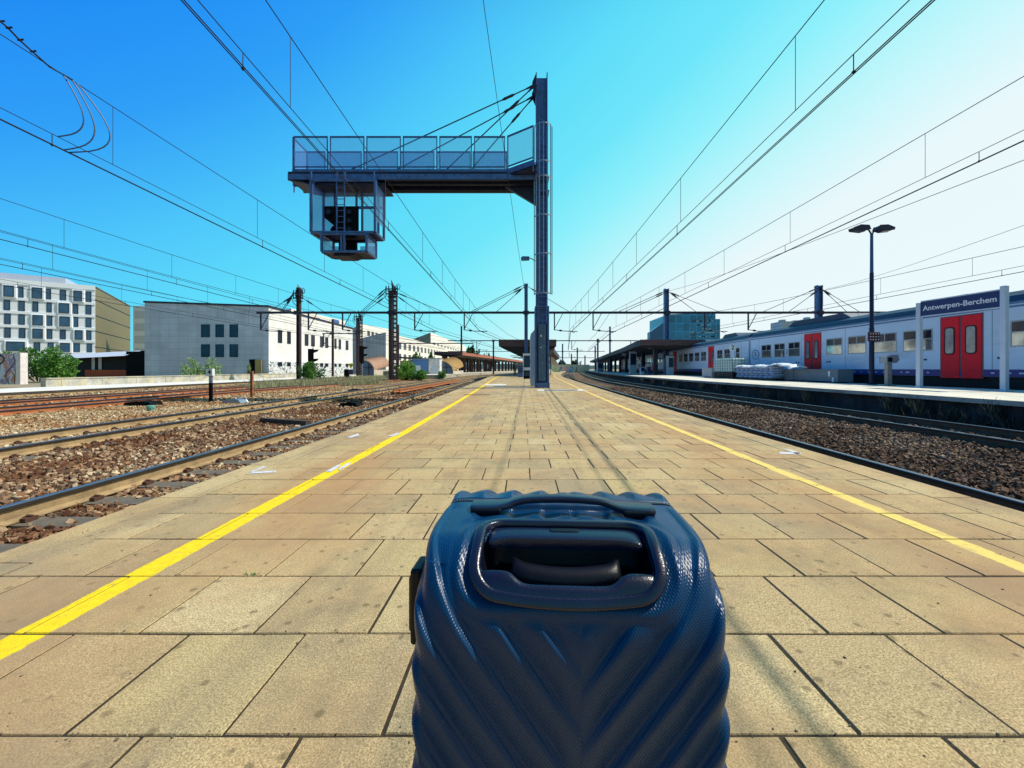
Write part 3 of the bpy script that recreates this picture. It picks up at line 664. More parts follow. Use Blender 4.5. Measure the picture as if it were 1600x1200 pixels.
def patch(b, us, vlo, vhi, h0, hh, e=2.4, m=14):      # solid pad lying on the profile, rounded all round
    us = list(us); n = len(us); loops = []; um, uw = (us[0]+us[-1])/2, (us[-1]-us[0])/2
    for u in us:
        s_ = abs((u-um)/uw); k_ = max(0.02, (1-s_**7))**(1/3); a_, c_ = vlo(u), vhi(u); mid, hf = (a_+c_)/2, (c_-a_)/2*(0.75+0.25*k_); lp = []
        H0 = h0(u) if callable(h0) else h0
        for j in range(m+1): t = -1+2*j/m; lp.append(bagS(u, mid+hf*t, H0+hh*k_*(1-abs(t)**e)**(1/e)))
        lp.append(bagS(u, mid+hf, H0-hh)); lp.append(bagS(u, mid-hf, H0-hh)); loops += lp
    q = m+3; b.add(loops, [(i*q+j, (i+1)*q+j, (i+1)*q+(j+1)%q, i*q+(j+1)%q) for i in range(n-1) for j in range(q)]+[tuple(range(q)), tuple((n-1)*q+j for j in range(q))])
sgm = lambda x: 1/(1+math.exp(max(-40, min(40, x))))
patch(b, np.linspace(-0.115, 0.115, 90), lambda u: 0.074+0.017*sgm((abs(u)-0.066)/0.005), lambda u: 0.101+bow(u)*0.9, 0.0, 0.009)
bz = b.build('handle_housing', M_trim, bag, smooth=True)
# the cup under the grip
b = MB(); nu, nv = 60, 30; vs = []
for i in range(nu+1):
    for j in range(nv+1):
        u = -0.116+0.232*i/nu; v = -0.016+0.118*j/nv
        d = float(sdrr(np.array(u), np.array(v), 0.114, 0.056, 0.03, 0.041)); h = -0.050*min(1, max(0, -d/0.010))**0.5
        vs.append(bagS(u, v, h))
b.add(vs, [(i*(nv+1)+j, (i+1)*(nv+1)+j, (i+1)*(nv+1)+j+1, i*(nv+1)+j+1) for i in range(nu) for j in range(nv)])
b.build('handle_cup', M_cav, bag, smooth=True)
# the folded telescopic grip: broad bar with a drooping front edge, plus the palm curve below it
b = MB(); patch(b, np.linspace(-0.107, 0.107, 80), lambda u: -0.010, lambda u: 0.027+0.009*(1-sgm((abs(u)-0.095)/0.006)), -0.003, 0.0065, 4.5)
gr = b.build('telescopic_grip', M_trim, bag, smooth=True)
b = MB(); patch(b, np.linspace(-0.023, 0.023, 20), lambda u: -0.004, lambda u: 0.009, 0.0025, 0.0022, 5)
b.build('release_button', M_cav, gr, smooth=True)
b = MB(); patch(b, np.linspace(-0.074, 0.074, 50), lambda u: 0.042+0.012*(1-(u/0.072)**2)-0.012*sgm((0.066-abs(u))/0.003), lambda u: 0.078+0.012*(1-(u/0.072)**2), lambda u: -0.022, 0.010, 2)
b.build('grip_palm_curve', M_cav, gr, smooth=True)
# carry handle on the top
b = MB()
def ch(u): return (u, 0.0, 0.0)
path = []
for i in range(49):
    u = -0.152+0.304*i/48; a = abs(u)
    hh = 0.006+0.009*(1/(1+math.exp((a-0.085)/0.008)))+0.003*max(0, 1-(u/0.09)**2)
    path.append((u, 0.012-0.010*(a/0.15), CZ+HZ+hh))
k = len(path); n = 14; vs = []
for i, p in enumerate(path):
    p = Vector(p); d = (Vector(path[min(i+1,k-1)])-Vector(path[max(i-1,0)])).normalized(); s_ = Vector((0,1,0)); nr = s_.cross(d)*-1
    a = abs(p.x); w = 0.0115+0.0105*(1/(1+math.exp(-(a-0.088)/0.008))); 
    if a > 0.148: w *= 0.8
    for j in range(n):
        t = 2*math.pi*j/n; c_, s2 = math.cos(t), math.sin(t)
        vs.append(p+s_*(w*math.copysign(abs(c_)**0.5, c_))+nr*(0.0055*math.copysign(abs(s2)**0.6, s2)))
b.add(vs, [(i*n+j, i*n+(j+1)%n, (i+1)*n+(j+1)%n, (i+1)*n+j) for i in range(k-1) for j in range(n)]+[tuple(range(n))[::-1], tuple((k-1)*n+j for j in range(n))])
hd = b.build('carry_handle', M_trim, bag, smooth=True)
b = MB()
for s in (-1, 1): b.cb((s*0.125, 0.006, CZ+HZ+0.003), (0.050, 0.052, 0.010))
b.build('handle_mount', M_cav, hd, bevel=0.003)
# side carry handle on the left flank
b = MB(); x = -HX-0.008
b.cb((x-0.001,-0.072,0.577), (0.018,0.05,0.112)); b.cb((x-0.010,-0.072,0.577), (0.010,0.034,0.085))
b.build('side_handle', M_cav, bag, bevel=0.005)
b = MB(); b.cb((HX-0.012, SEAM-0.004, 0.655), (0.010, 0.016, 0.022), ry=R(40)); b.tube([(HX-0.008,SEAM-0.01,0.655),(HX+0.002,SEAM-0.016,0.640),(HX+0.006,SEAM-0.018,0.612)], [0.004,0.006,0.004], 8)
b.build('zip_pull', M_cav, bag, smooth=False)
for sx in (-1, 1):
    for sy in (-1, 1):
        b = MB(); b.lathe((sx*0.15, sy*0.13, 0.025), [(0.018,-0.018),(0.025,-0.014),(0.025,0.014),(0.018,0.018)], 18, 0, Matrix.Rotation(R(90), 4, 'Y'))
        b.cb((sx*0.15, sy*0.13, 0.05), (0.045, 0.045, 0.03)); b.build('wheel', M_rubber, bag)
bag.rotation_euler = (0, 0, R(-3))

# ---------------------------------------------------------------- signal gantry in the middle
gt = thing('signal_gantry', 'tall blue grey steel signal gantry with a railed walkway reaching over the left tracks', 'signal gantry', (0.9, 20.0, 0))
YA, YB = 19.3, 20.65
b = MB()      # H column
b.box(0.60, 0.645, 19.72, 20.28, 0.25, 15.3); b.box(1.125, 1.17, 19.72, 20.28, 0.25, 15.3); b.box(0.645, 1.125, 19.985, 20.015, 0.25, 15.2)
b.box(0.56, 1.26, 19.60, 20.4, 0.0, 0.25); b.box(0.54, 0.602, 19.66, 20.34, 0.25, 3.9); b.box(1.168, 1.24, 19.66, 20.34, 0.25, 3.9)
for z in (3.9, 9.5, 10.2): b.box(0.56, 1.24, 19.64, 20.36, z, z+0.06)
for k in range(8):
    for s in (-1, 1): b.lathe((0.9+s*0.30, 19.62, 0.05), [(0.03,0),(0.03,0.24)], 8)
b.build('column', M_steel, gt, bevel=0.006)
b = MB(); b.box(0.72, 1.06, 19.5, 19.56, 0.35, 3.05); b.box(0.74, 1.04, 19.56, 19.72, 0.4, 3.0)
pl = b.build('climbing_guard', mat('guard plate blue', (0.05,0.11,0.19), 0.5, 0.1, 0.2, 2, 0, dirt=((0.25,0.4,0.42),0.12,7)), gt, bevel=0.01)
b = MB(); b.cb((0.84, 19.492, 2.5), (0.06,0.012,0.09)); b.cb((0.83, 19.492, 1.95), (0.05,0.012,0.05)); b.build('sticker', M_white, pl)
LYc = 19.42; LXc = 0.90
b = MB()      # ladder
for s in (-0.2, 0.2): b.box(LXc+s-0.025, LXc+s+0.025, LYc-0.012, LYc+0.012, 3.1, 12.3)
z = 3.25
while z < 12.2: b.tube([(LXc-0.2,LYc,z),(LXc+0.2,LYc,z)], 0.014, 6); z += 0.28
for z in (3.6, 5.2, 6.8, 8.4, 11.6):
    for s in (-0.2, 0.2): b.box(LXc+s-0.02, LXc+s+0.02, LYc, 19.72, z, z+0.04)
b.build('ladder', M_steel, gt)
b = MB()
def hoop(z): return [(LXc+0.43*math.cos(a)+0.03, LYc-0.02-0.55*max(0, math.sin(a))-(0.0), z) for a in [math.pi*k/14 for k in range(15)]]
hz = [4.45, 6.3, 8.1, 9.9, 10.6, 12.35]
for z in hz:
    pts = hoop(z)
    for a, c_ in zip(pts[:-1], pts[1:]): b.bar(a, c_, 0.012, 0.06)
for k in range(1, 14, 2):
    p = hoop(0)[k]; b.box(p[0]-0.022, p[0]+0.022, p[1]-0.006, p[1]+0.006, 4.45, 12.4)
b.build('safety_cage', M_galv, gt)
# boom
DZ = 10.15
b = MB()
for y in (YA, YB): b.box(-11.15, 0.6, y-0.06, y+0.06, DZ-0.30, DZ); b.box(-11.15, 0.6, y-0.05, y+0.05, DZ+0.02, DZ+0.10)
for y in (YA+0.35, YB-0.35): b.box(-10.6, 0.6, y-0.05, y+0.05, DZ-0.36, DZ-0.06)
x = -11.0
while x < 0.5: b.box(x-0.03, x+0.03, YA, YB, DZ-0.2, DZ-0.1); x += 0.62
x = -10.4
while x < 0: b.bar((x,YA,DZ-0.15),(x+1.2,YB,DZ-0.15),0.05); x += 1.24
b.prism([(-11.1,DZ-0.28),(-10.7,DZ-0.28),(-9.9,DZ-0.50),(-10.1,DZ-0.50)], YA, YB, 'y'); b.box(-10.1, -6.6, YA, YB, DZ-0.5, DZ-0.42)
b.prism([(0.6,DZ-1.2),(0.6,DZ),(-0.9,DZ-0.1),(-0.9,DZ-0.3)], 19.9, 20.1, 'y')
boom = b.build('boom', M_dsteel, gt)
for y, s_ in ((YA, -1), (YB, 1)):
    b = MB(); b.box(-11.13, 0.58, y+s_*0.0625, y+s_*0.075, DZ-0.28, DZ-0.02); b.build('fascia', M_steel, boom)
b = MB(); b.box(-11.1, 0.55, YA+0.02, YB-0.02, DZ+0.002, DZ+0.03); b.prism([(-0.7,YA),(0.62,18.35),(0.62,YA+0.3),(-0.7,YA+0.3)], DZ-0.08, DZ+0.03, 'z')
b.box(-0.72, 0.6, YA-0.0, YA+0.05, DZ-0.3, DZ-0.08)
b.build('walkway_deck', M_dsteel, boom)
# railings: posts, rails, mesh panels
xs = [(px-VX)/F*YA for px in (457.5, 514, 571, 628, 685, 739, 791)]
def railing(pts, ztop, name_, top0=DZ+0.32):
    b = MB(); pb = MB()
    for (x0,y0),(x1,y1) in zip(pts[:-1], pts[1:]):
        d = Vector((x1-x0,y1-y0,0)); L_ = d.length; d.normalize(); a = math.atan2(d.y, d.x)
        def seg(s0, s1, z0, z1, t=0.03, mi=0, bb=b): 
            M = Matrix.Translation((x0,y0,0)) @ Matrix.Rotation(a, 4, 'Z'); bb.box(s0, s1, -t/2, t/2, z0, z1, mi, M)
        g_ = 0.08
        seg(g_-0.03, g_+0.01, DZ-0.28, ztop, 0.06); seg(L_-g_-0.01, L_-g_+0.03, DZ-0.28, ztop, 0.06)
        seg(g_, L_-g_, ztop-0.07, ztop, 0.05); seg(g_, L_-g_, top0, top0+0.05, 0.05); seg(g_, L_-g_, DZ+0.0, top0-0.08, 0.02)
        seg(-0.0, L_, DZ+0.06, DZ+0.22, 0.03)
        seg(g_+0.01, L_-g_-0.01, top0+0.05, ztop-0.07, 0.008, 0, pb)
    r_ = b.build('railing', M_steel, gt); pb.build('mesh_panel', M_panel if name_ else M_panel2, r_)
railing([(x, YA) for x in xs], 11.95, False)
railing([(x*YB/YA, YB) for x in xs[:1]+[xs[0]+1.6+1.72*i for i in range(6)]], 11.95, True)
railing([(xs[-1]+0.02, YA), (0.50, 18.38)], 11.95, False)
railing([(xs[0]-0.02, YA), (xs[0]-0.02, YB)], 11.95, False)
railing([(0.62, 18.38), (0.62, 19.6)], 11.95, False)
# stays
for (ya, bx, bz_, mid) in ((19.62, -8.8, 10.6, 0), (20.4, -8.0, 10.9, 0), (19.62, -3.95, 10.5, 0), (20.4, -3.4, 10.7, 0)):
    yb = YA+0.1 if ya < 20 else YB-0.05
    a = Vector((0.58, ya, 14.62)); c_ = Vector((bx, yb, 10.15)); b = MB(); d = (c_-a).normalized()
    b.tube([a, c_], 0.027, 6)
    b.tube([a+d*0.0, a+d*0.15, a+d*0.5], [0.10, 0.06, 0.035], 8); b.tube([a+d*1.1, a+d*1.25, a+d*1.45, a+d*1.65, a+d*1.8], [0.03,0.065,0.06,0.065,0.03], 8)
    b.build('stay_rod', M_dsteel, gt)
b = MB()
for y in (19.62, 20.4): b.prism([(0.60,14.1),(0.60,15.15),(0.42,14.72),(0.42,14.5)], y-0.03, y+0.03, 'y')
b.build('stay_bracket', M_dsteel, gt)
# lamp on the rear side
b = MB(); b.tube([(0.58,20.1,6.25),(0.35,20.1,6.38),(0.25,20.1,6.38)], 0.025, 8); b.prism([(0.28,6.30),(0.28,6.44),(-0.05,6.45),(-0.12,6.38),(-0.1,6.28)], 20.0, 20.2, 'y'); b.build('lamp', M_steel, gt, bevel=0.01)
# hanging signal cage
cg = thing('signal_cage', 'signal cage with a ladder and black signal panels hung below the walkway end', 'signal cage', (-8.4, 19.6, 6.4))
ya, yb = 19.0, 20.2; x0, x1 = -9.92, -6.93; zb = 7.30; zt = 9.72
def cage_frame(x0, x1, ya, yb, z0, z1, mids=()):
    b = MB(); t = 0.05
    for x in (x0, x1):
        for y in (ya, yb): b.box(x-t, x+t, y-t, y+t, z0, z1)
    for z in (z0, z1):
        for y in (ya, yb): b.box(x0+t, x1-t, y-t+0.003, y+t-0.003, z-t, z+t)
        for x in (x0, x1): b.box(x-t+0.003, x+t-0.003, ya+t, yb-t, z-t, z+t)
    for x in mids: b.box(x-0.04, x+0.04, ya-0.042, ya+0.042, z0, z1)
    return b
b = cage_frame(x0, x1, ya, yb, zb, zt)
for x in (-9.92, -8.72, -8.36, -6.98): b.box(x-0.035, x+0.035, ya-0.03, ya+0.03, zt, DZ)
b.box(x0, x1, yb-0.045, yb+0.045, 8.86, 8.98); b.box(x0, x1, ya-0.02, ya+0.02, zb, zb+0.05)
for y in (yb,): 
    for xx in (-8.28, -8.0, -7.2): b.box(xx-0.045, xx+0.045, y-0.05, y+0.05, zb, zt)
for xx in (-9.35,): b.box(xx-0.05, xx+0.05, yb-0.052, yb+0.052, zb, zt)
b.build('frame', M_steel, cg)
b = MB(); b.box(x0+0.05, x1-0.05, ya+0.05, yb-0.05, zb-0.03, zb+0.03); b.build('floor_grating', M_dsteel, cg)
b = MB(); b.box(x0-0.015, x0+0.015, ya+0.06, yb-0.06, zb+0.08, zt-0.05); b.build('side_panel', M_panel, cg); b = MB(); b.box(x1-0.015, x1+0.015, ya+0.06, yb-0.06, zb+0.6, zt-0.05); b.build('side_panel', M_panel, cg); b = MB(); b.box(x0+0.06, -9.42, yb-0.01, yb+0.01, zb+0.06, zt-0.05); b.build('rear_panel', M_panel, cg)
b = MB(); b.box(-8.2, x1-0.06, yb-0.01, yb+0.01, 9.02, zt-0.08); b.box(-7.94, -7.26, yb-0.01, yb+0.01, zb+0.08, 8.84); b.box(-9.28, -8.34, yb-0.01, yb+0.01, 9.02, zt-0.08)
b.build('mesh_panel', M_panel2, cg)
b = MB()
for x in (-8.72, -8.36): b.box(x-0.025, x+0.025, ya-0.02, ya+0.03, zb, zt+0.4)
z = zb+0.2
while z < zt+0.3: b.tube([(-8.72,ya,z),(-8.36,ya,z)], 0.018, 6); z += 0.27
b.build('ladder', M_steel, cg)
# lower box
lx0, lx1, lz0 = -9.42, -7.32, 6.40
b = cage_frame(lx0, lx1, ya, yb, lz0, zb-0.08, (-8.5, -8.36)); b.build('lower_frame', M_steel, cg)
b = MB(); b.box(lx0+0.05, lx1-0.05, ya+0.05, yb-0.05, lz0-0.03, lz0+0.03); b.prism([(-8.95,lz0-0.16),(-8.95,lz0-0.05),(-7.9,lz0-0.05),(-8.2,lz0-0.16)], ya+0.2, yb-0.1, 'y'); b.build('lower_floor', M_dsteel, cg)
for q in ((lx0-0.012, lx0+0.012, ya+0.06, yb-0.06, lz0+0.06, zb-0.2), (lx1-0.012, lx1+0.012, ya+0.06, yb-0.06, lz0+0.06, zb-0.2), (lx0+0.06, -8.9, yb-0.01, yb+0.01, lz0+0.06, zb-0.3), (-8.1, lx1-0.06, yb-0.01, yb+0.01, lz0+0.06, zb-0.3)):
    b = MB(); b.box(*q); b.build('lower_panel', M_panel, cg)
def rot_lamp(b, c, r, ln=0.22, n=16, mi=0): b.lathe(c, [(r, 0), (r, ln), (r*0.86, ln), (r*0.86, ln+0.01)], n, mi, Matrix.Rotation(R(90), 4, 'X'))
sg = thing('main_signal', 'black main signal back with tapered lower edge in the hanging cage', 'railway signal', (-8.9, 19.9, 7.4))
b = MB(); b.prism([(-9.72,8.85),(-8.5,8.85),(-8.5,7.42),(-8.66,7.42),(-9.72,8.3)], 19.85, 19.90, 'y'); b.prism([(-8.5,8.85),(-8.05,8.85),(-8.05,7.42),(-8.5,7.42)], 19.85, 19.90, 'y'); b.build('backing_board', M_black, sg)
for c_ in ((-9.42,19.85,8.50),): b = MB(); rot_lamp(b, c_, 0.13); b.build('lamp_housing', M_dsteel, sg, smooth=True)
for zz in (8.50, 8.08, 7.66): b = MB(); rot_lamp(b, (-8.42,19.85,zz), 0.11); b.build('lamp_housing', M_dsteel, sg, smooth=True)
b = MB(); b.box(-9.35, -8.95, 19.7, 19.95, 7.36, 7.72); b.lathe((-9.15,19.8,7.7), [(0.2,0),(0.15,0.12),(0.0,0.16)], 12); b.build('cable_box', M_black, sg)
sg2 = thing('speed_indicator', 'small black indicator boxes inside the lower part of the hanging cage', 'railway signal', (-8.7, 19.8, 6.45))
b = MB(); b.box(-9.0, -8.15, 19.8, 20.0, 6.46, 7.2); b.build('housing', M_black, sg2, bevel=0.01)
b = MB(); b.box(-8.72, -8.62, 19.785, 19.797, 6.98, 7.02); b.build('plate', M_white, sg2)

# tall pale cabinet behind the column
cb_ = thing('equipment_cabinet', 'tall pale blue sheet metal cabinet just left behind the gantry column', 'cabinet', (0.5, 21.6, 0))
b = MB(); b.prism([(0.38,0.03),(0.66,0.03),(0.66,3.05),(0.38,2.72)], 21.2, 22.1, 'y'); b.build('body', mat('cabinet blue', (0.34,0.46,0.60), 0.4, 0.2, 0.1, 2), cb_, bevel=0.01)
b = MB(); b.box(0.35, 0.38, 21.25, 22.05, 0.2, 2.6); dr = b.build('door', M_signpost, cb_)
b = MB(); b.box(0.33, 0.35, 21.3, 21.34, 1.2, 1.4); b.build('handle', M_dsteel, dr)
# ---------------------------------------------------------------- overhead line portals
GZ = 7.77
def switch_head(x, Y, zt, par, k):
    b = MB()
    for dz in (0.75, 1.35): b.box(x-0.75*k, x+0.75*k, Y-0.12, Y+0.12, zt-dz, zt-dz+0.12)
    for dz in (1.0, 1.7): b.lathe((x+0.1,Y,zt-dz), [(0.6*k,0),(0.62*k,0.05),(0.58*k,0.06)], 14)
    for q in (-0.7, -0.35, 0.4, 0.7): b.tube([(x+q*k,Y,zt-1.45),(x+q*k,Y,zt-0.3)], 0.06, 6)
    b.tube([(x+0.25,Y,zt-1.0),(x+0.12,Y,zt-0.2),(x-0.05,Y,zt+0.45)], [0.22,0.16,0.02], 6)
    b.tube([(x+0.5*k,Y,zt-0.6),(x+0.95*k,Y,zt-0.7),(x+1.05*k,Y,zt-0.3),(x+0.8*k,Y,zt-0.05),(x+0.55*k,Y,zt-0.3),(x+0.5*k,Y,zt-0.9)], 0.045, 5)
    b.tube([(x-0.3*k,Y,zt-0.6),(x-0.75*k,Y,zt-0.7),(x-1.0*k,Y,zt-1.3),(x-0.7*k,Y,zt-1.9),(x-0.2*k,Y,zt-2.3)], 0.04, 5)
    b.build('switch_head', M_dsteel, par)
def portal(label, Y, masts, x0, x1, hang, z=GZ, beam=0.26, stays=(), group='overhead line portals', mw=0.42, base=-0.6):
    t = thing('overhead_line_portal', label, 'overhead line portal', (masts[0][0], Y, base), group)
    for mm in masts:
        x, zt = mm[0], mm[1]; kind = mm[2] if len(mm) > 2 else 'H'; w = mm[3] if len(mm) > 3 else mw; b = MB(); zb = P2Z if x > 11 and x < 17 else (0 if abs(x) < 3 else base)
        if kind in 'HT':
            b.box(x-w/2, x-w/2+0.05, Y-w/2, Y+w/2, zb, zt); b.box(x+w/2-0.05, x+w/2, Y-w/2, Y+w/2, zb, zt); b.box(x-w/2+0.05, x+w/2-0.05, Y-0.03, Y+0.03, zb, zt-0.02); b.box(x-w/2-0.03, x+w/2+0.03, Y-w/2-0.03, Y+w/2+0.03, zt-0.25, zt-0.18)
            m_ = b.build('mast', M_steel if abs(x) < 40 and x > -3 else M_brownsteel, t)
            if kind == 'T': switch_head(x-0.1, Y, zt, m_, 0.8)
        else:      # lattice mast: solid channel and a laddered one
            b.box(x-0.30, x+0.08, Y-0.25, Y+0.25, zb, zt-0.9)
            for q in (0.22, 0.60): b.box(x+q-0.05, x+q+0.05, Y-0.25, Y-0.17, zb, zt-0.9); b.box(x+q-0.05, x+q+0.05, Y+0.17, Y+0.25, zb, zt-0.9)
            zz = zb+0.4; k = 0
            while zz < zt-1.1: b.box(x+0.27, x+0.55, Y-0.24, Y-0.16, zz, zz+0.16); b.box(x+0.27, x+0.55, Y+0.16, Y+0.24, zz, zz+0.16); zz += 0.55; k += 1
            m_ = b.build('mast', M_brownsteel, t)
            switch_head(x, Y, zt, m_, 1.0)
    b = MB(); b.box(x0, x1, Y-beam/2-0.3, Y-0.3+beam/2, z-beam/2, z+beam/2)
    for mm in masts: b.box(mm[0]-0.35, mm[0]+0.35, Y-0.48, Y-0.2, z-0.22, z+0.22)
    b.build('beam', M_dsteel, t)
    for x in hang:
        b = MB(); Yh = Y-0.3; b.box(x-0.07, x+0.07, Yh-0.07, Yh+0.07, z-2.15, z); b.bar((x,Yh,z-2.0),(x+1.05,Yh,z-0.05),0.07)
        b.tube([(x,Yh,z-2.1),(x+1.2,Yh,z-2.25),(x+2.8,Yh,z-2.3)],0.05,6); b.tube([(x+0.6,Yh,z-2.17),(x+0.9,Yh,z-2.21)],0.11,8); b.tube([(x+1.8,Yh,z-2.2),(x+2.4,Yh,z-2.45),(x+2.5,Yh,z-2.42)],0.035,5)
        b.build('hanger_arm', M_dsteel, t)
    for (xm, zm, xb) in stays:
        b = MB(); a = Vector((xm, Y-0.25, zm)); c_ = Vector((xb, Y-0.3, z+0.1)); b.tube([a, c_], 0.035, 5); d = (c_-a).normalized(); b.tube([a+d*0.5, a+d*0.8, a+d*1.3, a+d*1.6], [0.04,0.09,0.09,0.04], 6)
        b.build('stay_wire', M_dsteel, t)
    return t
X50 = lambda px: (px-VX)/F*50
portal('nearest overhead line portal, its long beam crossing all tracks on five masts', 50,
    [(X50(467), 10.9, 'T', 0.42), (X50(612), 11.4, 'L', 0.42), (X50(822), 11.4), (X50(1041), 10.75, 'H', 0.52), (X50(1279), 11.15, 'H', 0.62)],
    X50(404), X50(1384), [X50(p) for p in (410, 484, 537, 649, 726, 866, 926, 1099, 1167)], stays=[
    (X50(820), 11.2, X50(736)), (X50(820), 10.9, X50(741)), (X50(820), 11.0, X50(776)), (X50(824), 11.0, X50(889)),
    (X50(1041), 10.5, X50(965)), (X50(1041), 10.3, X50(975)), (X50(1041), 10.5, X50(1086)), (X50(1041), 10.4, X50(1122)),
    (X50(1279), 10.9, X50(1190)), (X50(1279), 10.7, X50(1230)), (X50(1279), 10.9, X50(1320)), (X50(1279), 10.8, X50(1340)),
    (X50(618), 10.3, X50(693)), (X50(618), 10.0, X50(656)), (X50(606), 10.9, X50(565)), (X50(606), 10.5, X50(568)), (X50(606), 9.9, X50(572)),
    (X50(461), 10.3, X50(441)), (X50(461), 10.1, X50(444)), (X50(461), 9.9, X50(422)), (X50(474), 9.6, X50(508))])
X100 = lambda px: (px-VX)/F*100
portal('second overhead line portal farther down the line behind the canopies', 100, [(X100(721), 11.4), (X100(771), 7.9), (X100(953), 11.3), (X100(934), 8.3)], X100(700), X100(1060), [X100(p) for p in (745, 793, 893, 985)], beam=0.22, mw=0.36)
X165 = lambda px: (px-VX)/F*165
portal('third and smaller overhead line portal in the distance over the tracks', 165, [(X165(745), 8.4), (X165(879), 11.0), (X165(902), 9.5), (X165(930), 10)], X165(700), X165(945), [X165(p) for p in (760, 868, 889)], z=7.9, beam=0.22, mw=0.5)
X250 = lambda px: (px-VX)/F*250
portal('farthest overhead line portal near the horizon beyond the graffiti wall', 250, [(X250(846), 8), (X250(868), 10.0), (X250(893), 10), (X250(914), 9)], X250(800), X250(930), [], z=7.6, beam=0.3, mw=0.7)
X70 = lambda px: (px-VX)/F*70
portal('small two masted overhead line portal by the left hand signals', 70, [(X70(520), 9.4, 'H', 0.3), (X70(560), 10.6, 'L')], X70(505), X70(562), [X70(507)], z=6.95, beam=0.16)
t = thing('lattice_mast', 'single thin overhead line mast beside the barrel roofed shelters', 'mast', (X70(622), 70, -0.6))
b = MB(); b.box(X70(622)-0.15, X70(622)+0.15, 69.85, 70.15, -0.6, 8.5); b.build('post', M_brownsteel, t); b = MB(); b.box(X70(622)-0.1, X70(640)+11, 69.9, 70.1, 5.2, 5.36); b.build('beam', M_dsteel, t)

# ---------------------------------------------------------------- overhead lines
def wire_pts(pn, Xn, pg, Yg, ext=1.6):      # from a point over the near track through the gantry crossing
    (px, py), (qx, qy) = pn, pg; Yn = F*Xn/(px-VX); a = at(px, py, Yn); c_ = at(qx, qy, Yg); d = c_-a
    return a, c_
def same_plane(a0, c0, pn, pg):      # another wire of the same line, hung in the vertical plane of the contact wire
    k = (c0.x-a0.x)/(c0.y-a0.y); Y = (a0.x-k*a0.y)/((pn[0]-VX)/F-k); a = at(pn[0], pn[1], Y)
    return a, Vector((c0.x, c0.y, zat(pg[1], c0.y)))
def line(label, near, gan, Yg=50, X=-4, mess=None, fr=None, twin=True):
    # near: dict of photo pixels where contact / auxiliary / messenger leave the frame; gan: where they cross the portal
    t = thing('overhead_line', label, 'overhead line', (X, 10, 5), 'overhead lines')
    res = {}
    for k in near:
        a, c_ = wire_pts(near[k], X, gan[k], Yg) if k == 'c' else same_plane(res['c'][0], res['c'][1], near[k], gan[k]); back = a-(c_-a).normalized()*14
        back.z = a.z
        fx = c_.x+(TR1(100)-TR1(50)) ; pts = [back]
        sag = 0.0
        for i in range(13):
            s = i/12; p = a.lerp(c_, s); p.z -= (0.15 if k == 'm' else 0.0)*math.sin(math.pi*s); pts.append(p)
        e = Vector((c_.x+(TR1(100)-TR1(50))*1.0, 100, c_.z if k != 'm' else 7.6)); pts += [c_.lerp(e, 0.5)-Vector((0,0,0.5 if k == 'm' else 0)), e]
        r0 = {'c': 0.008, 'a': 0.007, 'm': 0.0085, 'x': 0.007}[k[0]]; rs = [r0*(1+max(0, p.y-8)*0.035) for p in pts]
        b = MB(); b.tube(pts, rs, 5)
        if k[0] == 'c' and twin:
            b.tube([p+Vector((0.028+0.0006*p.y,0,0.0)) for p in pts], rs, 5)
        b.build({'c': 'contact_wire', 'a': 'auxiliary_wire', 'm': 'messenger_wire', 'x': 'feeder_wire'}[k[0]], M_wire, t); res[k] = (a, c_, pts)
    def atY(k, Y):
        pts = res[k][2]
        for p, q in zip(pts[:-1], pts[1:]):
            if p.y <= Y <= q.y: return p.lerp(q, (Y-p.y)/max(1e-6, q.y-p.y))
        return pts[-1]
    if 'a' in res and 'm' in res:
        y = res['a'][0].y+2.0; b_ = []
        k = 0
        while y < 48:
            b = MB(); r_ = 0.005*(1+y*0.03); b.tube([atY('m', y), atY('a', y)], r_, 4); b.build('dropper', M_wire, t); y += 5.2
        y = res['a'][0].y+0.8
        while y < 46:
            b = MB(); r_ = 0.007*(1+y*0.03); b.tube([atY('a', y), atY('c', y)-Vector((0,0,0.03))], r_, 4); b.cb(atY('c', y), (0.03,0.035,0.025)); b.build('clip', M_wire, t); y += 6.7
    return t, res
line('overhead line over the nearest left track, passing by the hanging cage', {'c': (283,0), 'a': (309,0), 'm': (415,0)}, {'c': (748,516), 'a': (748,511), 'm': (738,487)}, X=-3.75)
t2, res2 = line('overhead line over the second left track with curly jumper cables', {'c': (0,187), 'a': (0,168), 'm': (0,53)}, {'c': (682,518), 'a': (681,513), 'm': (657,487)}, X=-9.0)
line('overhead line above the rusty track left of the marker post', {'c': (0,374), 'a': (0,362), 'm': (0,310)}, {'c': (560,516), 'a': (559,512), 'm': (555,488)}, X=-17.0)
line('overhead line over the rusty track in front of the pale hotel building', {'c': (0,413), 'a': (0,403), 'm': (0,360)}, {'c': (506,516), 'a': (505,513), 'm': (500,490)}, X=-20.9)
line('lowest and outermost overhead line on the left', {'c': (0,445), 'a': (0,436), 'm': (0,405)}, {'c': (432,516), 'a': (431,513), 'm': (425,492)}, X=-27.2)
line('overhead line over the nearest right track, steepest on the right side', {'c': (1456,0), 'a': (1421,0), 'm': (1288,0)}, {'c': (891,519), 'a': (891,514), 'm': (900,487)}, X=4.3)
line('overhead line over the track beside the dark platform wall', {'c': (1600,219), 'a': (1600,203), 'm': (1600,119)}, {'c': (953,521), 'a': (955,515), 'm': (976,489)}, X=9.8)
line('overhead line above the standing train', {'c': (1600,424), 'a': (1600,415), 'm': (1600,385)}, {'c': (1112,516), 'a': (1112,512), 'm': (1125,488)}, X=19.2)
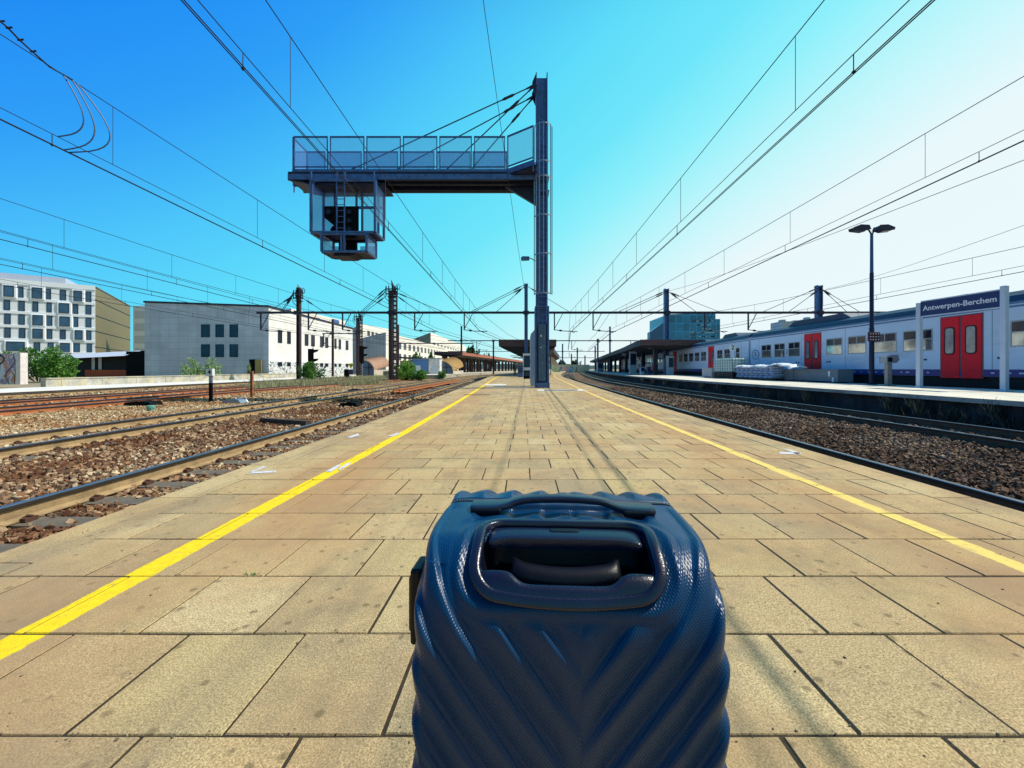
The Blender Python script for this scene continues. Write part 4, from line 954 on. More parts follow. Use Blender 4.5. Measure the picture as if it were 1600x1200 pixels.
def single(label, a, c_, r, d=None):
    b = MB(); n = 12; pts = [a+(a-c_).normalized()*12]+[a.lerp(c_, i/n)-Vector((0,0,0.25*math.sin(math.pi*i/n))) for i in range(n+1)]
    b.tube(pts, [r*(1+max(0, p.y-8)*0.035) for p in pts], 5); return tag(b.build('feeder_cable', M_wire), label, 'cable', 'single feeder cables')
single('lone cable from the top centre of the sky to the mast over the canopy', at(755, 0, 9.6), at(821, 462, 50), 0.008)
single('thin lone cable below the second right hand overhead line', at(1600, 250, 7.5), at(1043, 455, 50), 0.007)
single('lone cable far right above the train roof', at(1600, 352, 16), at(1290, 452, 50), 0.007)
# jumper cables between the wires of the second left line
def wp(k, px):
    pts = res2[k][2]; best = None
    for p, q in zip(pts[:-1], pts[1:]):
        for i in range(40):
            s = p.lerp(q, i/40)
            if s.y > 0.3:
                X_ = VX+F*s.x/s.y
                if best is None or abs(X_-px) < best[0]: best = (abs(X_-px), s.copy())
    return best[1]
t = thing('jumper_cables', 'three looping jumper cables hanging between wires in the upper left sky', 'cable', (-9, 7, 7))
for p0, p1, k1, bul in ((95, 86, 'a', 128), (116, 98, 'c', 150), (118, 104, 'c', 170)):
    a = wp('m', p0); c_ = wp(k1, p1); b = MB(); pts = []
    for i in range(17):
        s = i/16; p = a.lerp(c_, s); off = math.sin(math.pi*min(1, s*1.02))**0.8*(0.13+0.22*s)*(1 if bul < 140 else 1.7 if bul > 160 else 1.2)
        p = p+Vector((off*0.9, 0.9*off, -0.12*math.sin(math.pi*s)*s)); pts.append(p)
    b.tube(pts, 0.012, 6); b.build('cable', mat('jumper blue', (0.01,0.03,0.09), 0.5, 0, 0), t)
b = MB(); p0 = at(0, 33, 6.6); p1 = wp('m', 60); p2 = wp('m', 110)
pts = [at(-60, -30, 6.2), p0, at(12, 43, 6.6), at(30, 62, 6.8), at(50, 80, 6.95), at(78, 105, 7.3), p2+Vector((0,0,0.02))]; b.tube(pts, 0.014, 6)
for q in pts[1:5]: b.tube([q-Vector((0.03,0,0.01)), q+Vector((0.04,0.03,0.03))], 0.014, 5)
b.build('cable', M_wire, t)

# ---------------------------------------------------------------- train
M_pane = mat('train window glass', (0.015,0.02,0.04), 0.08, 0, 0.4, 1.2, spec=0.5)
M_refl = mat('sky reflecting glass', (0.42,0.45,0.44), 0.07, 0.75, 0.45, 1.6)
M_blind = mat('pale reflection panel', (0.45,0.47,0.40), 0.3, 0, 0.25, 3, spec=0.8)
M_under = mat('train underframe', (0.008,0.008,0.010), 0.8, 0, 0.4, 3)
M_alu = mat('window frame', (0.35,0.38,0.42), 0.35, 0.6, 0.1, 4)
ZF, ZS, ZC, ZT = 0.62, 0.90, 3.33, 3.80
def car(label, L, wins, doors, x, y, ang, marks=()):      # local: face at x=0, runs along +y, body towards +x
    t = thing('train_carriage', label, 'train carriage', (0,0,0), 'carriages of the standing train')
    b = MB(); prof_ = [(0.0,ZF),(0.0,ZC-0.06),(0.03,ZC),(2.77,ZC),(2.80,ZC-0.06),(2.80,ZF)]
    b.prism(prof_, 0, L, 'y'); bd = b.build('body', M_train, t, bevel=0.02)
    b = MB(); b.box(-0.012, 0.0, 0, L, ZF+0.005, ZS); b.box(2.8, 2.812, 0, L, ZF+0.005, ZS); b.build('stripe', M_navy, bd)
    b = MB()
    yq = 1.3
    while yq < L-1:
        if not any(a_-0.1 < yq < c__+0.1 for a_, c__ in list(wins)+list(doors)): b.box(-0.004, 0.0, yq, yq+0.02, ZS+0.01, ZC-0.24)
        yq += 1.15
    b.box(-0.004, 0.0, 0.01, L-0.01, 1.40, 1.415) if not doors else None; b.build('panel_seam', mat('seam grey', (0.18,0.23,0.30), 0.6, 0, 0), bd)
    b = MB(); b.box(-0.02, 0.0, 0, L, ZC-0.22, ZC-0.16); b.box(-0.035, 0.0, 0, L, ZC-0.10, ZC-0.02); b.build('gutter', mat('gutter blue', (0.10,0.20,0.38), 0.4), bd)
    b = MB(); b.prism([(0.02,ZC+0.002),(0.10,ZC+0.22),(0.45,ZT-0.06),(1.4,ZT),(2.35,ZT-0.06),(2.70,ZC+0.22),(2.78,ZC+0.002)], 0.05, L-0.05, 'y')
    rf = b.build('roof', M_roofblue, t)
    b = MB()
    for (a, c_, h) in ((0.12, 0.26, 0.22), (0.42, 0.5, 0.14), (0.66, 0.86, 0.24)): b.prism([(L*a,ZT-0.08),(L*a+0.6,ZT+h),(L*c_-0.6,ZT+h),(L*c_,ZT-0.08)], 0.45, 2.35, 'x')
    b.build('roof_unit', M_roofblue, rf)
    for (w0, w1) in wins:
        b = MB(); z0, z1 = 1.70, 2.64; fr = 0.05; X_ = -0.010
        b.box(X_, 0.0, w0, w1, z0, z0+fr); b.box(X_, 0.0, w0, w1, z1-fr, z1); b.box(X_, 0.0, w0, w0+fr, z0+fr, z1-fr); b.box(X_, 0.0, w1-fr, w1, z0+fr, z1-fr)
        zm = z0+0.56*(z1-z0)
        if w1-w0 > 0.8: b.box(X_+0.002, 0.0, w0+fr, w1-fr, zm-0.02, zm+0.02); b.box(X_+0.002, 0.0, (w0+w1)/2-0.025, (w0+w1)/2+0.025, zm+0.02, z1-fr)
        wf = b.build('window', M_alu, t)
        b = MB(); b.box(-0.005, 0.0, w0+fr, w1-fr, z0+fr, zm-0.02); b.build('pane', M_refl, wf); b = MB(); b.box(-0.005, 0.0, w0+fr, w1-fr, zm+0.02, z1-fr); b.build('pane', M_pane, wf)
    for (d0, d1) in doors:
        z0, z1 = 0.55, 3.02; mid = (d0+d1)/2
        b = MB(); b.box(-0.014, 0.0, d0-0.05, d0, z0, z1+0.04); b.box(-0.014, 0.0, d1, d1+0.05, z0, z1+0.04); b.box(-0.014, 0.0, d0, d1, z1, z1+0.04); b.box(-0.010, 0.0, mid-0.05, mid+0.05, z0, z1)
        fr_ = b.build('door_frame', mat('door frame', (0.20,0.05,0.08), 0.5), t)
        for a, c_ in ((d0, mid-0.05), (mid+0.05, d1)):
            b = MB(); b.box(-0.03, 0.0, a, c_, z0, z1); lf = b.build('door', M_red, t, bevel=0.008)
            wa, wb = a+0.15, c_-0.13; b = MB()
            def rr(y0, y1, z0, z1, r, x0, x1):
                pts = []
                for cx, cz, a0 in ((y1-r,z1-r,0),(y0+r,z1-r,90),(y0+r,z0+r,180),(y1-r,z0+r,270)):
                    for k in range(6): an = R(a0+k*18); pts.append((cx+r*math.cos(an), cz+r*math.sin(an)))
                b.prism(pts, x0, x1, 'x')
            rr(wa, wb, 1.50, 2.62, 0.12, -0.040, -0.0302); gk = b.build('gasket', M_rubber, lf)
            b = MB(); rr(wa+0.05, wb-0.05, 1.55, 2.57, 0.09, -0.044, -0.0402); b.build('pane', mat('door pane', (0.16,0.20,0.23), 0.08, 0, 0.5, 1.5, spec=1), gk)
    b = MB(); b.box(0.15, 2.65, 0.1, L-0.1, 0.15, ZF)
    for s in (0.14, 0.5, 0.86):
        if s == 0.5: b.box(0.08, 2.7, L*0.36, L*0.64, -0.1, ZF)
    un = b.build('underframe', M_under, t)
    for yc in (2.6, L-2.6):
        b = MB(); b.box(0.25, 2.55, yc-1.5, yc+1.5, -0.05, 0.15)
        for dy in (-1.1, 1.1):
            for xx in (0.5, 2.3): b.lathe((xx, yc+dy, 0.08), [(0.3,-0.06),(0.45,-0.05),(0.45,0.05),(0.3,0.06)], 20, 0, Matrix.Rotation(R(90), 4, 'Y'))
        b.build('bogie', M_under, t)
    b = MB(); b.box(0.3, 2.5, L, L+0.3, 0.8, 3.1); b.build('gangway', M_rubber, t)
    return t
XF = 17.4
yy = lambda px: ax(px, XF)
# nearest carriage: windows and doors taken where they stand along its flank
L1 = yy(1173)-4.6; Y0_ = 4.6
W1 = sorted([(yy(b_)-Y0_, yy(a_)-Y0_) for a_, b_ in ((1190,1205),(1210,1226.5),(1232,1250),(1291,1316),(1325,1353.5),(1365,1401),(1411,1457.5))]+[(8.1, 9.95), (5.6, 7.45), (3.5, 5.0)])
D1 = [(yy(1282.5)-Y0_, yy(1257.5)-Y0_), (yy(1534.5)-Y0_, yy(1471.5)-Y0_), (1.6, 3.0)]
W1 = [w for w in W1 if not any(w[0] < d[1] and w[1] > d[0] for d in D1)]
c1 = car('nearest pale carriage with red doors behind the blue name sign', L1, W1, D1, 0, 0, 0)
c1.location = (XF, Y0_, 0); 
c2 = car('second carriage half hidden by the pallets and the canopy', 24.0, [(1.6,2.3),(3.4,4.6),(5.0,6.2),(9.0,10.4),(10.9,12.3),(12.8,14.2),(14.7,16.1),(16.6,18),(21.2,22.4)], [(7.0,8.4),(19,20.4)], 0, 0, 0)
a2 = R(-4.6); c2.location = (XF+0.05, Y0_+L1+0.35, 0); c2.rotation_euler = (0,0,a2)
e2 = Vector((XF+0.05, Y0_+L1+0.35, 0))+Vector((math.sin(-a2), math.cos(a2), 0))*24.35
c3 = copy_tree(c2); c3['label'] = 'third carriage seen in the shade under the right canopy'; a3 = R(-6.0); c3.location = e2; c3.rotation_euler = (0,0,a3)
e3 = e2+Vector((math.sin(-a3), math.cos(a3), 0))*24.35
c4 = copy_tree(c2); c4['label'] = 'farthest carriage, at the far end of the train under the canopy'; a4 = R(-6.7); c4.location = e3; c4.rotation_euler = (0,0,a4)
ORG[c1.name] = Vector((0,0,0))
M_ink = mat('navy lettering', (0.02,0.04,0.14), 0.5, 0, 0)
def on_train(txt, px, z, size, nm):
    M = Matrix.Translation((-0.012, yy(px)-Y0_, z)) @ FACE_X; return text_mesh(nm, txt, size, M_ink, M, c1, 0.002)
on_train('2', 1229.5, 2.05, 0.42, 'class_number')
on_train('B', 1180.5, 1.98, 0.50, 'operator_logo')
b = MB(); yl = yy(1180.5)-Y0_
pts = [(-0.013, yl+0.42*math.cos(a), 1.98+0.34*math.sin(a)) for a in [2*math.pi*k/36 for k in range(37)]]
for a, c_ in zip(pts[:-1], pts[1:]): b.bar(a, c_, 0.012, 0.045)
b.build('logo_ring', M_ink, c1)
b = MB()
for px in (1293, 1297, 1244, 1248, 1446, 1562): b.box(-0.012, -0.001, yy(px)-Y0_-0.07, yy(px)-Y0_+0.07, 1.28, 1.36)
b.build('socket_cover', M_ink, c1)
b = MB()
for i in range(26):
    y = 7.0+i*0.42+random.uniform(-0.08,0.08); w = random.uniform(0.04,0.16)
    if not any(d[0]-0.3 < y < d[1]+0.3 for d in D1): b.box(-0.015, -0.0125, y, y+w, 0.74, 0.79)
b.build('stencil_text', M_signpost, c1)

# ---------------------------------------------------------------- platform 2 furniture
sg = thing('station_name_sign', 'blue station name sign on two pale posts reading Antwerpen-Berchem', 'sign', (15.5, 14.5, P2Z))
pa = Vector((15.32, 15.75, P2Z)); pb = Vector((15.62, 13.22, P2Z)); d = (pb-pa).normalized(); ang = math.atan2(d.y, d.x)
for p, zt in ((pa, 3.47), (pb, 3.62)):
    b = MB(); b.cb((p.x, p.y, (zt+P2Z)/2), (0.15, 0.15, zt-P2Z), ang); b.cb((p.x,p.y,P2Z+0.015), (0.3,0.3,0.03), ang); b.build('post', M_signpost, sg, bevel=0.012)
q0 = pa+d*0.08; q1 = pb-d*0.08; cM = (q0+q1)/2; Lb = (q1-q0).length
b = MB(); b.cb((cM.x, cM.y, 3.22), (Lb, 0.08, 0.54), ang); bo = b.build('board', M_signblue, sg)
b = MB(); b.cb((cM.x, cM.y, 3.51), (Lb, 0.10, 0.04), ang); b.cb((cM.x, cM.y, 2.93), (Lb, 0.10, 0.04), ang); b.build('board_edge', M_signpost, bo)
nrm = Vector((d.y, -d.x, 0)); nrm = nrm if nrm.x < 0 else -nrm
M = Matrix.Translation(cM+nrm*0.043+Vector((0,0,3.22-P2Z))) @ Matrix.Rotation(ang, 4, 'Z') @ Matrix.Rotation(R(90), 4, 'X')
text_mesh('lettering', 'Antwerpen-Berchem', 0.262, M_white, M, bo, 0.002, 0.0045)
lp = thing('platform_lamp', 'tall dark double headed lamp post on the right platform', 'lamp post', (16.08, 18.8, P2Z))
b = MB(); x, y = 16.08, 18.8
b.tube([(x,y,P2Z),(x,y,P2Z+2.6),(x,y,P2Z+2.65),(x,y,5.35)], [0.10,0.10,0.085,0.08], 14); b.tube([(x,y,P2Z+0.01),(x,y,P2Z+0.04)], 0.2, 12); b.build('lower_pole', M_dsteel, lp, smooth=True)
b = MB(); b.tube([(x,y,5.35),(x,y,7.15)], [0.07,0.06], 12); b.build('upper_pole', mat('blue pole', (0.03,0.10,0.25), 0.4, 0.2, 0.1), lp, smooth=True)
for s in (-1, 1):
    b = MB(); b.tube([(x,y,7.1),(x+s*0.12,y,7.32),(x+s*0.28,y,7.40)], 0.035, 8); ar = b.build('arm', M_dsteel, lp)
    b = MB(); b.prism([(x+s*0.18,7.34),(x+s*0.25,7.50),(x+s*0.62,7.52),(x+s*0.93,7.40),(x+s*0.90,7.31),(x+s*0.45,7.26)], y-0.17, y+0.17, 'y'); lh = b.build('lamp_head', M_dsteel, lp, bevel=0.02)
    b = MB(); b.prism([(x+s*0.45,7.25),(x+s*0.45,7.245),(x+s*0.85,7.29),(x+s*0.85,7.295)], y-0.13, y+0.13, 'y'); b.build('glass', M_glassb, lh)
pd = thing('pole_display', 'small red dotted light panel fixed on the platform lamp post', 'light panel', (16.05, 18.65, 2.2))
b = MB(); b.box(15.78, 16.30, 18.60, 18.68, 2.18, 2.60); b.build('panel', mat('dark red panel', (0.10,0.015,0.02), 0.5), pd, bevel=0.01)
b = MB()
for i in range(4):
    for j in range(3): b.cb((15.86+i*0.12, 18.595, 2.26+j*0.13), (0.05,0.01,0.05))
b.build('dots', M_white, pd)
tv = thing('ticket_validator', 'small grey machine on a slim post between lamp and sign', 'ticket validator', (15.6, 17.4, P2Z))
b = MB(); b.box(15.50,15.70,17.33,17.49,P2Z,1.18); b.box(15.42,15.80,17.25,17.57,P2Z,P2Z+0.03); b.build('post', mat('warm grey', (0.26,0.26,0.25), 0.5, 0.2), tv, bevel=0.01)
b = MB(); b.prism([(15.38,1.18),(15.38,1.44),(15.52,1.50),(15.84,1.50),(15.9,1.3),(15.78,1.18)], 17.22, 17.58, 'y'); hh_ = b.build('head', M_galv, tv, bevel=0.01)
b = MB(); b.box(15.42,15.60,17.205,17.22,1.22,1.40); b.build('screen', M_black, hh_)
# tank, boxes, sacks
bx = MB
M_box = mat('grey blue box', (0.16,0.19,0.22), 0.6, 0, 0.15, 1.5)
def crate(label, p0, p1, X, h, name='storage_box', w=0.8, m=M_box):
    y1, y0 = ax(p0, X), ax(p1, X); t = thing(name, label, 'storage box', (X, (y0+y1)/2, P2Z), 'grey boxes on the right platform')
    b = MB(); b.box(X, X+w, y0, y1, P2Z+0.06, P2Z+h); b.build('body', m, t, bevel=0.015)
    b = MB(); b.box(X-0.03, X+w+0.03, y0-0.02, y1+0.02, P2Z+h, P2Z+h+0.05); b.build('lid', m, t, bevel=0.01)
    b = MB(); n = max(2, int((y1-y0)/0.8))
    for i in range(n): yq = y0+(y1-y0)*(i+0.5)/n; b.box(X+0.03, X+w-0.03, yq-0.08, yq+0.08, P2Z, P2Z+0.058)
    b.build('foot', M_black, t)
    return t
cr1 = crate('long dark grey box nearest the lamp post with two white marks', 1240, 1309, 16.0, 0.66)
b = MB(); y_ = ax(1297, 16.0); b.box(15.985,15.999,y_,y_+0.12,0.52,0.8); y_ = ax(1303, 16.0); b.box(15.985,15.999,y_,y_+0.12,0.25,0.48); b.build('mark', M_white, cr1)
crate('grey box between the sacks and the longer marked box', 1196, 1239, 15.95, 0.64)
crate('small pale grey box left of the white caged tank', 1097, 1112, 15.2, 0.75, m=mat('pale grey', (0.33,0.37,0.42), 0.5))
tk = thing('caged_tank', 'white plastic liquid tank in a metal cage standing on dark pallets', 'tank', (15.3, 31, P2Z))
Xk = 15.2; y0, y1 = ax(1144, Xk), ax(1115, Xk); y0 = y1-1.5 if y1-y0 > 3 else y0
zk0, zk1 = 0.72, 1.72
b = MB(); b.box(Xk+0.03, Xk+1.1, y0+0.04, y1-0.04, zk0, zk1-0.03); b.build('tank', mat('translucent white', (0.68,0.78,0.80), 0.4, 0, 0.1, 2), tk, bevel=0.06)
b = MB()
for i in range(9):
    yq = y0+(y1-y0)*i/8; b.bar((Xk,yq,zk0),(Xk,yq,zk1),0.03)
for i in range(6):
    xq = Xk+1.13*i/5; b.bar((xq,y0,zk0),(xq,y0,zk1),0.03)
for i in range(6):
    zq = zk0+(zk1-zk0)*i/5; b.bar((Xk-0.02,y0,zq),(Xk-0.02,y1,zq),0.03); b.bar((Xk,y0-0.02,zq),(Xk+1.13,y0-0.02,zq),0.03)
b.build('cage', mat('cage green grey', (0.20,0.42,0.42), 0.4, 0.4), tk)
pt = thing('pallet_stack', 'stack of dark pallets beneath the white caged tank', 'pallet', (15.3, 31, P2Z))
b = MB()
for k in range(3):
    z = P2Z+k*0.165
    for i in range(5): yq = y0+(y1-y0)*i/4.6; b.box(Xk-0.03, Xk+1.15, yq, yq+0.12*(y1-y0), z+0.12, z+0.15)
    for i in range(3): xq = Xk-0.03+i*0.52; b.box(xq, xq+0.12, y0, y1, z, z+0.12)
b.build('boards', M_wood, pt)
# sacks on pallets
M_sack = mat('sack plastic', (0.34,0.46,0.66), 0.45, 0, 0.45, 4, 0.3, 20, dirt=((0.75,0.78,0.8),0.5,5))
M_sheet = mat('white plastic sheet', (0.85,0.86,0.86), 0.4, 0, 0.05, 3, 0.4, 12)
def pillow(w, l, h, mtl):
    b = MB(); nx, ny = 10, 8; vs = []
    for i in range(nx+1):
        for j in range(ny+1):
            u = -1+2*i/nx; v = -1+2*j/ny; e = max(0, (1-u**4)*(1-v**4))**0.5
            for s in (1, -1): vs.append((u*w/2*(1-0.06*v*v), v*l/2*(1-0.06*u*u), s*h/2*e+0.006*math.sin(7*u+5*v)))
    id_ = lambda i, j, s: (i*(ny+1)+j)*2+s
    fs = []
    for i in range(nx):
        for j in range(ny): fs.append((id_(i,j,0),id_(i+1,j,0),id_(i+1,j+1,0),id_(i,j+1,0))); fs.append((id_(i,j,1),id_(i,j+1,1),id_(i+1,j+1,1),id_(i+1,j,1)))
    b.add(vs, fs); return b
proto = pillow(0.75, 0.46, 0.17, M_sack).build('sack', M_sack, smooth=True); first = True
Xs = 15.3; ya_, yb_ = ax(1209, Xs), ax(1149, Xs); nst = 8; wd_ = ['topmost', 'second', 'third', 'fourth', 'fifth', 'lowest']
order = ['nearest', 'second nearest', 'third nearest', 'fourth nearest', 'fourth farthest', 'third farthest', 'second farthest', 'farthest']
for i in range(nst):
    for k in range(5):
        o = proto if first else proto.copy()
        if not first: COL.objects.link(o)
        first = False
        yq = ya_+(yb_-ya_)*(i+0.5)/nst; o.location = (Xs+0.35+(0.04 if k % 2 else -0.04), yq+random.uniform(-0.04,0.04), P2Z+0.20+k*0.155)
        o.rotation_euler = (random.uniform(-0.06,0.06), random.uniform(-0.05,0.05), random.uniform(-0.12,0.12)); o.scale = (1, (yb_-ya_)/nst/0.46*1.03, 1)
        tag(o, 'blue white sack, %s of the stack %s to the camera' % (['lowest', 'second from bottom', 'middle one', 'second from top', 'topmost'][k], order[i]), 'sack', 'stacked sacks on the right platform')
b = MB()
for i in range(14): yq = ya_+(yb_-ya_)*i/13.5; b.box(Xs-0.02, Xs+0.85, yq, yq+0.2, P2Z+0.09, P2Z+0.115)
for xq in (Xs, Xs+0.38, Xs+0.72): b.box(xq, xq+0.1, ya_, yb_, P2Z, P2Z+0.09)
tag(b.build('pallet', M_wood), 'flat wooden pallet row under the stacked blue white sacks', 'pallet')
b = MB(); nx, ny = 50, 10; vs = []; y1_ = yb_; y0_ = ax(1238, Xs)
for i in range(nx+1):
    s = i/nx; yq = y0_+(y1_-y0_)*s
    for j in range(ny+1):
        t_ = j/ny; xq = Xs-0.05+0.95*t_; z = P2Z+0.93+0.10*math.exp(-((s-0.22)/0.16)**2)+0.03*math.sin(yq*3.1)+0.02*math.sin(yq*7.7+xq*5)+0.015*random.uniform(-1,1)-0.10*(abs(2*t_-1)**4)
        if s < 0.06: z -= 0.12
        vs.append((xq, yq, z))
b.add(vs, [(i*(ny+1)+j, (i+1)*(ny+1)+j, (i+1)*(ny+1)+j+1, i*(ny+1)+j+1) for i in range(nx) for j in range(ny)])
o = b.build('plastic_sheet', M_sheet, smooth=True); m_ = o.modifiers.new('s', 'SOLIDIFY'); m_.thickness = 0.03; tag(o, 'crumpled white plastic sheet lying over the sacks and the grey box', 'sheet')
sn = thing('number_sign', 'small white sign with the number 2 on a post beside the tank', 'sign', (15.6, 30, P2Z))
Yn = 30.3; Xn = (1144.5-VX)/F*Yn
b = MB(); b.tube([(Xn,Yn,P2Z),(Xn,Yn,2.3)], 0.04, 8); b.build('post', M_signpost, sn)
b = MB(); b.box(Xn-0.23, Xn+0.23, Yn-0.04, Yn-0.0, 2.28, 2.70); sp_ = b.build('panel', M_white, sn)
text_mesh('digit', '2', 0.44, M_black, Matrix.Translation((Xn, Yn-0.043, 2.49)) @ FACE_Y, sp_, 0.002, 0.008)
# ---------------------------------------------------------------- canopies
M_fascia = mat('canopy fascia brown', (0.10,0.06,0.07), 0.7, 0.1, 0.35, 1.5, 0.2, 8, stretch=(1,1,6))
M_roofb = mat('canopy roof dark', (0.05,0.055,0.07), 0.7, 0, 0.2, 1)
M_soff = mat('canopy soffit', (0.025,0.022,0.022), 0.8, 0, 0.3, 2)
M_rust = mat('rusty roof', (0.42,0.15,0.10), 0.8, 0, 0.25, 0.5, stretch=(1,1,4))
def canopy(label, fa, fb, y0, y1, ztop, th, drop, fz, pil, pw=0.45, roofm=None, cx=None, group='platform canopies', step=4.0):
    t = thing('platform_canopy', label, 'canopy', ((fa(y0)+fb(y0))/2, y0, fz), group)
    ys = list(np.arange(y0, y1, step))+[y1]; b = MB(); s_ = MB(); fa_ = MB()
    for y, w in zip(ys[:-1], ys[1:]):
        b.add([(fa(y)-0.05,y-0.05,ztop),(fb(y)+0.05,y-0.05,ztop),(fb(w)+0.05,w,ztop),(fa(w)-0.05,w,ztop)], [(0,1,2,3)])
        m0, m1 = (fa(y)+fb(y))/2, (fa(w)+fb(w))/2; zl = ztop-th; zd = zl-drop
        q = 0.8
        s_.add([(fa(y),y,zl),(m0-q,y,zd),(m1-q,w,zd),(fa(w),w,zl)], [(0,1,2,3)]); s_.add([(m0-q,y,zd),(m0+q,y,zd),(m1+q,w,zd),(m1-q,w,zd)], [(0,1,2,3)]); s_.add([(m0+q,y,zd),(fb(y),y,zl),(fb(w),w,zl),(m1+q,w,zd)], [(0,1,2,3)])
    m0 = (fa(y0)+fb(y0))/2
    s_.add([(fa(y0)+0.3,y0+0.1,zl),(m0-0.8,y0+0.1,zd),(m0+0.8,y0+0.1,zd),(fb(y0)-0.3,y0+0.1,zl)], [(0,1,2,3)])
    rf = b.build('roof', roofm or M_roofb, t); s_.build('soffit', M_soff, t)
    for f in (fa, fb):
        fa_ = MB()
        for y, w in zip(ys[:-1], ys[1:]): fa_.add([(f(y),y,zl),(f(y),y,ztop-0.01),(f(w),w,ztop-0.01),(f(w),w,zl)], [(0,1,2,3)])
        fa_.build('side_fascia', roofm or M_roofb, t)
    b = MB(); b.box(fa(y0)-0.05, fb(y0)+0.05, y0-0.08, y0, zl, ztop-th*0.45); b.box(fa(y0)-0.07, fb(y0)+0.07, y0-0.12, y0, ztop-th*0.45+0.004, ztop+0.02); b.build('end_fascia', M_fascia, t)
    y = y0+pil[0]
    while y < y1-3:
        m = (fa(y)+fb(y))/2; b = MB()
        for dx in pil[2]: b.box(m+dx-pw/2, m+dx+pw/2, y-pw/2, y+pw/2, fz, zd+0.02)
        b.build('pillar', M_dsteel, t); y += pil[1]
    y = y0+3
    while y < min(y1, y0+50):
        m = (fa(y)+fb(y))/2
        for dx in (-1.8, 1.8): b = MB(); b.box(m+dx-0.6, m+dx+0.6, y-0.08, y+0.08, zd+0.12, zd+0.2); b.build('strip_lamp', M_galv, t)
        y += 7
    return t
c50 = lambda y: YR(y)*0.5+YL(y)*0.5
canopy('butterfly canopy straight ahead on our own platform behind the tall column', lambda y: at(780,0,51).x+(c50(y)-c50(51)), lambda y: at(868.5,0,51).x+(c50(y)-c50(51)), 51, 115, 4.55, 0.85, 1.25, 0, (0.5, 9, (0,)))
# right canopy follows the bending platform
fR0 = curve([(-40,12.9),(45,12.9),(61,15.1),(88,18.2)], 6); 
canopy('wide dark canopy on the right platform with a brown front edge', lambda y: fR0(y), lambda y: fR0(y)+7.6, 45, 170, 4.12, 0.62, 0.35, P2Z, (2.5, 9, (-1.6,)), roofm=M_roofb)
fL0 = curve([(-40,-19.0),(86,-18.8),(157,-9.6)], 6)
canopy('long low canopy with a rusty red roof on the left platform', lambda y: fL0(y), lambda y: fL0(y)+5.8, 86, 220, 4.5, 0.7, 0.3, 0.0, (1.5, 7, (0,)), roofm=M_rust)
b = MB(); ys = list(np.arange(60, 230, 5.0))
for y, w in zip(ys[:-1], ys[1:]):
    b.add([(fL0(y)-1.5,y,0.0),(fL0(y)+6.6,y,0.0),(fL0(w)+6.6,w,0.0),(fL0(w)-1.5,w,0.0)], [(0,1,2,3)], 0)
    b.add([(fL0(y)+6.6,y,-0.62),(fL0(y)+6.6,y,0),(fL0(w)+6.6,w,0.0),(fL0(w)+6.6,w,-0.62)], [(3,2,1,0)], 1)
b.add([(fL0(60)-1.5,60,-0.62),(fL0(60)-1.5,60,0),(fL0(60)+6.6,60,0),(fL0(60)+6.6,60,-0.62)], [(3,2,1,0)], 1)
struct(b.build('third_platform', [M_concl, M_conc]))
b = MB(); 
for y in range(90, 200, 8): b.box(fL0(y)+0.3, fL0(y)+0.45, y, y+6, 0, 3.8); 
tag(b.build('waiting_room_wall', mat('brick dark', (0.10,0.035,0.03), 0.9, 0, 0.3, 3)), 'dark brick wall panels under the rusty left canopy', 'wall')
b = MB(); w = [(y, fR0(y)+3.9) for y in range(52, 150, 12)]
def kiosk(label, px0, px1, py0, py1, Y, d, m, name='kiosk', cat='kiosk', fz=0, top=None):
    t = thing(name, label, cat, ((px0+px1-2*VX)/2/F*Y, Y, fz)); a = at(px0, py0, Y); c_ = at(px1, py1, Y)
    b = MB(); b.box(a.x, c_.x, Y, Y+d, fz, a.z); b.build('body', m, t, bevel=0.02)
    b = MB(); b.box(a.x-0.04, c_.x+0.04, Y-0.04, Y+d+0.04, a.z, a.z+0.08); b.build('top', top or M_dsteel, t)
    b = MB(); b.box(a.x+0.1*(c_.x-a.x), c_.x-0.1*(c_.x-a.x), Y-0.02, Y, fz+0.4*(a.z-fz), fz+0.9*(a.z-fz)); b.build('front_panel', M_glassb, t)
    return t
kiosk('white and blue glazed info stand left of the tall column', 817, 831, 552, 586, 46, 1.0, mat('stand white', (0.75,0.80,0.85), 0.4), 'info_stand', 'info stand')
kiosk('blue grey bench box left of the glazed info stand', 809, 817, 573, 589, 44, 1.6, M_steel, 'bench_box', 'box')
kiosk('low black bin in front of the glazed info stand', 818, 828, 580, 592, 37, 0.5, M_black, 'litter_bin', 'bin')
kiosk('white vending machine standing under the right canopy beside a pillar', 1044, 1053, 556, 584, 47, 0.8, M_signpost, 'vending_machine', 'vending machine', P2Z)
kiosk('pale timetable case beneath the right canopy', 984, 995, 549, 569, 58, 0.3, M_white, 'timetable_case', 'timetable', P2Z)
kiosk('small white cabinet under the right canopy', 1001, 1007, 573, 584, 50, 0.5, M_white, 'cabinet', 'cabinet', P2Z)
kiosk('blue waste bin under the right canopy', 1012, 1017, 574, 585, 50, 0.5, mat('bin blue', (0.05,0.15,0.45), 0.5), 'litter_bin', 'bin', P2Z)
kiosk('grey booth at the far end of the right canopy', 934, 943, 566, 580, 95, 2, M_galv, 'booth', 'booth', P2Z)
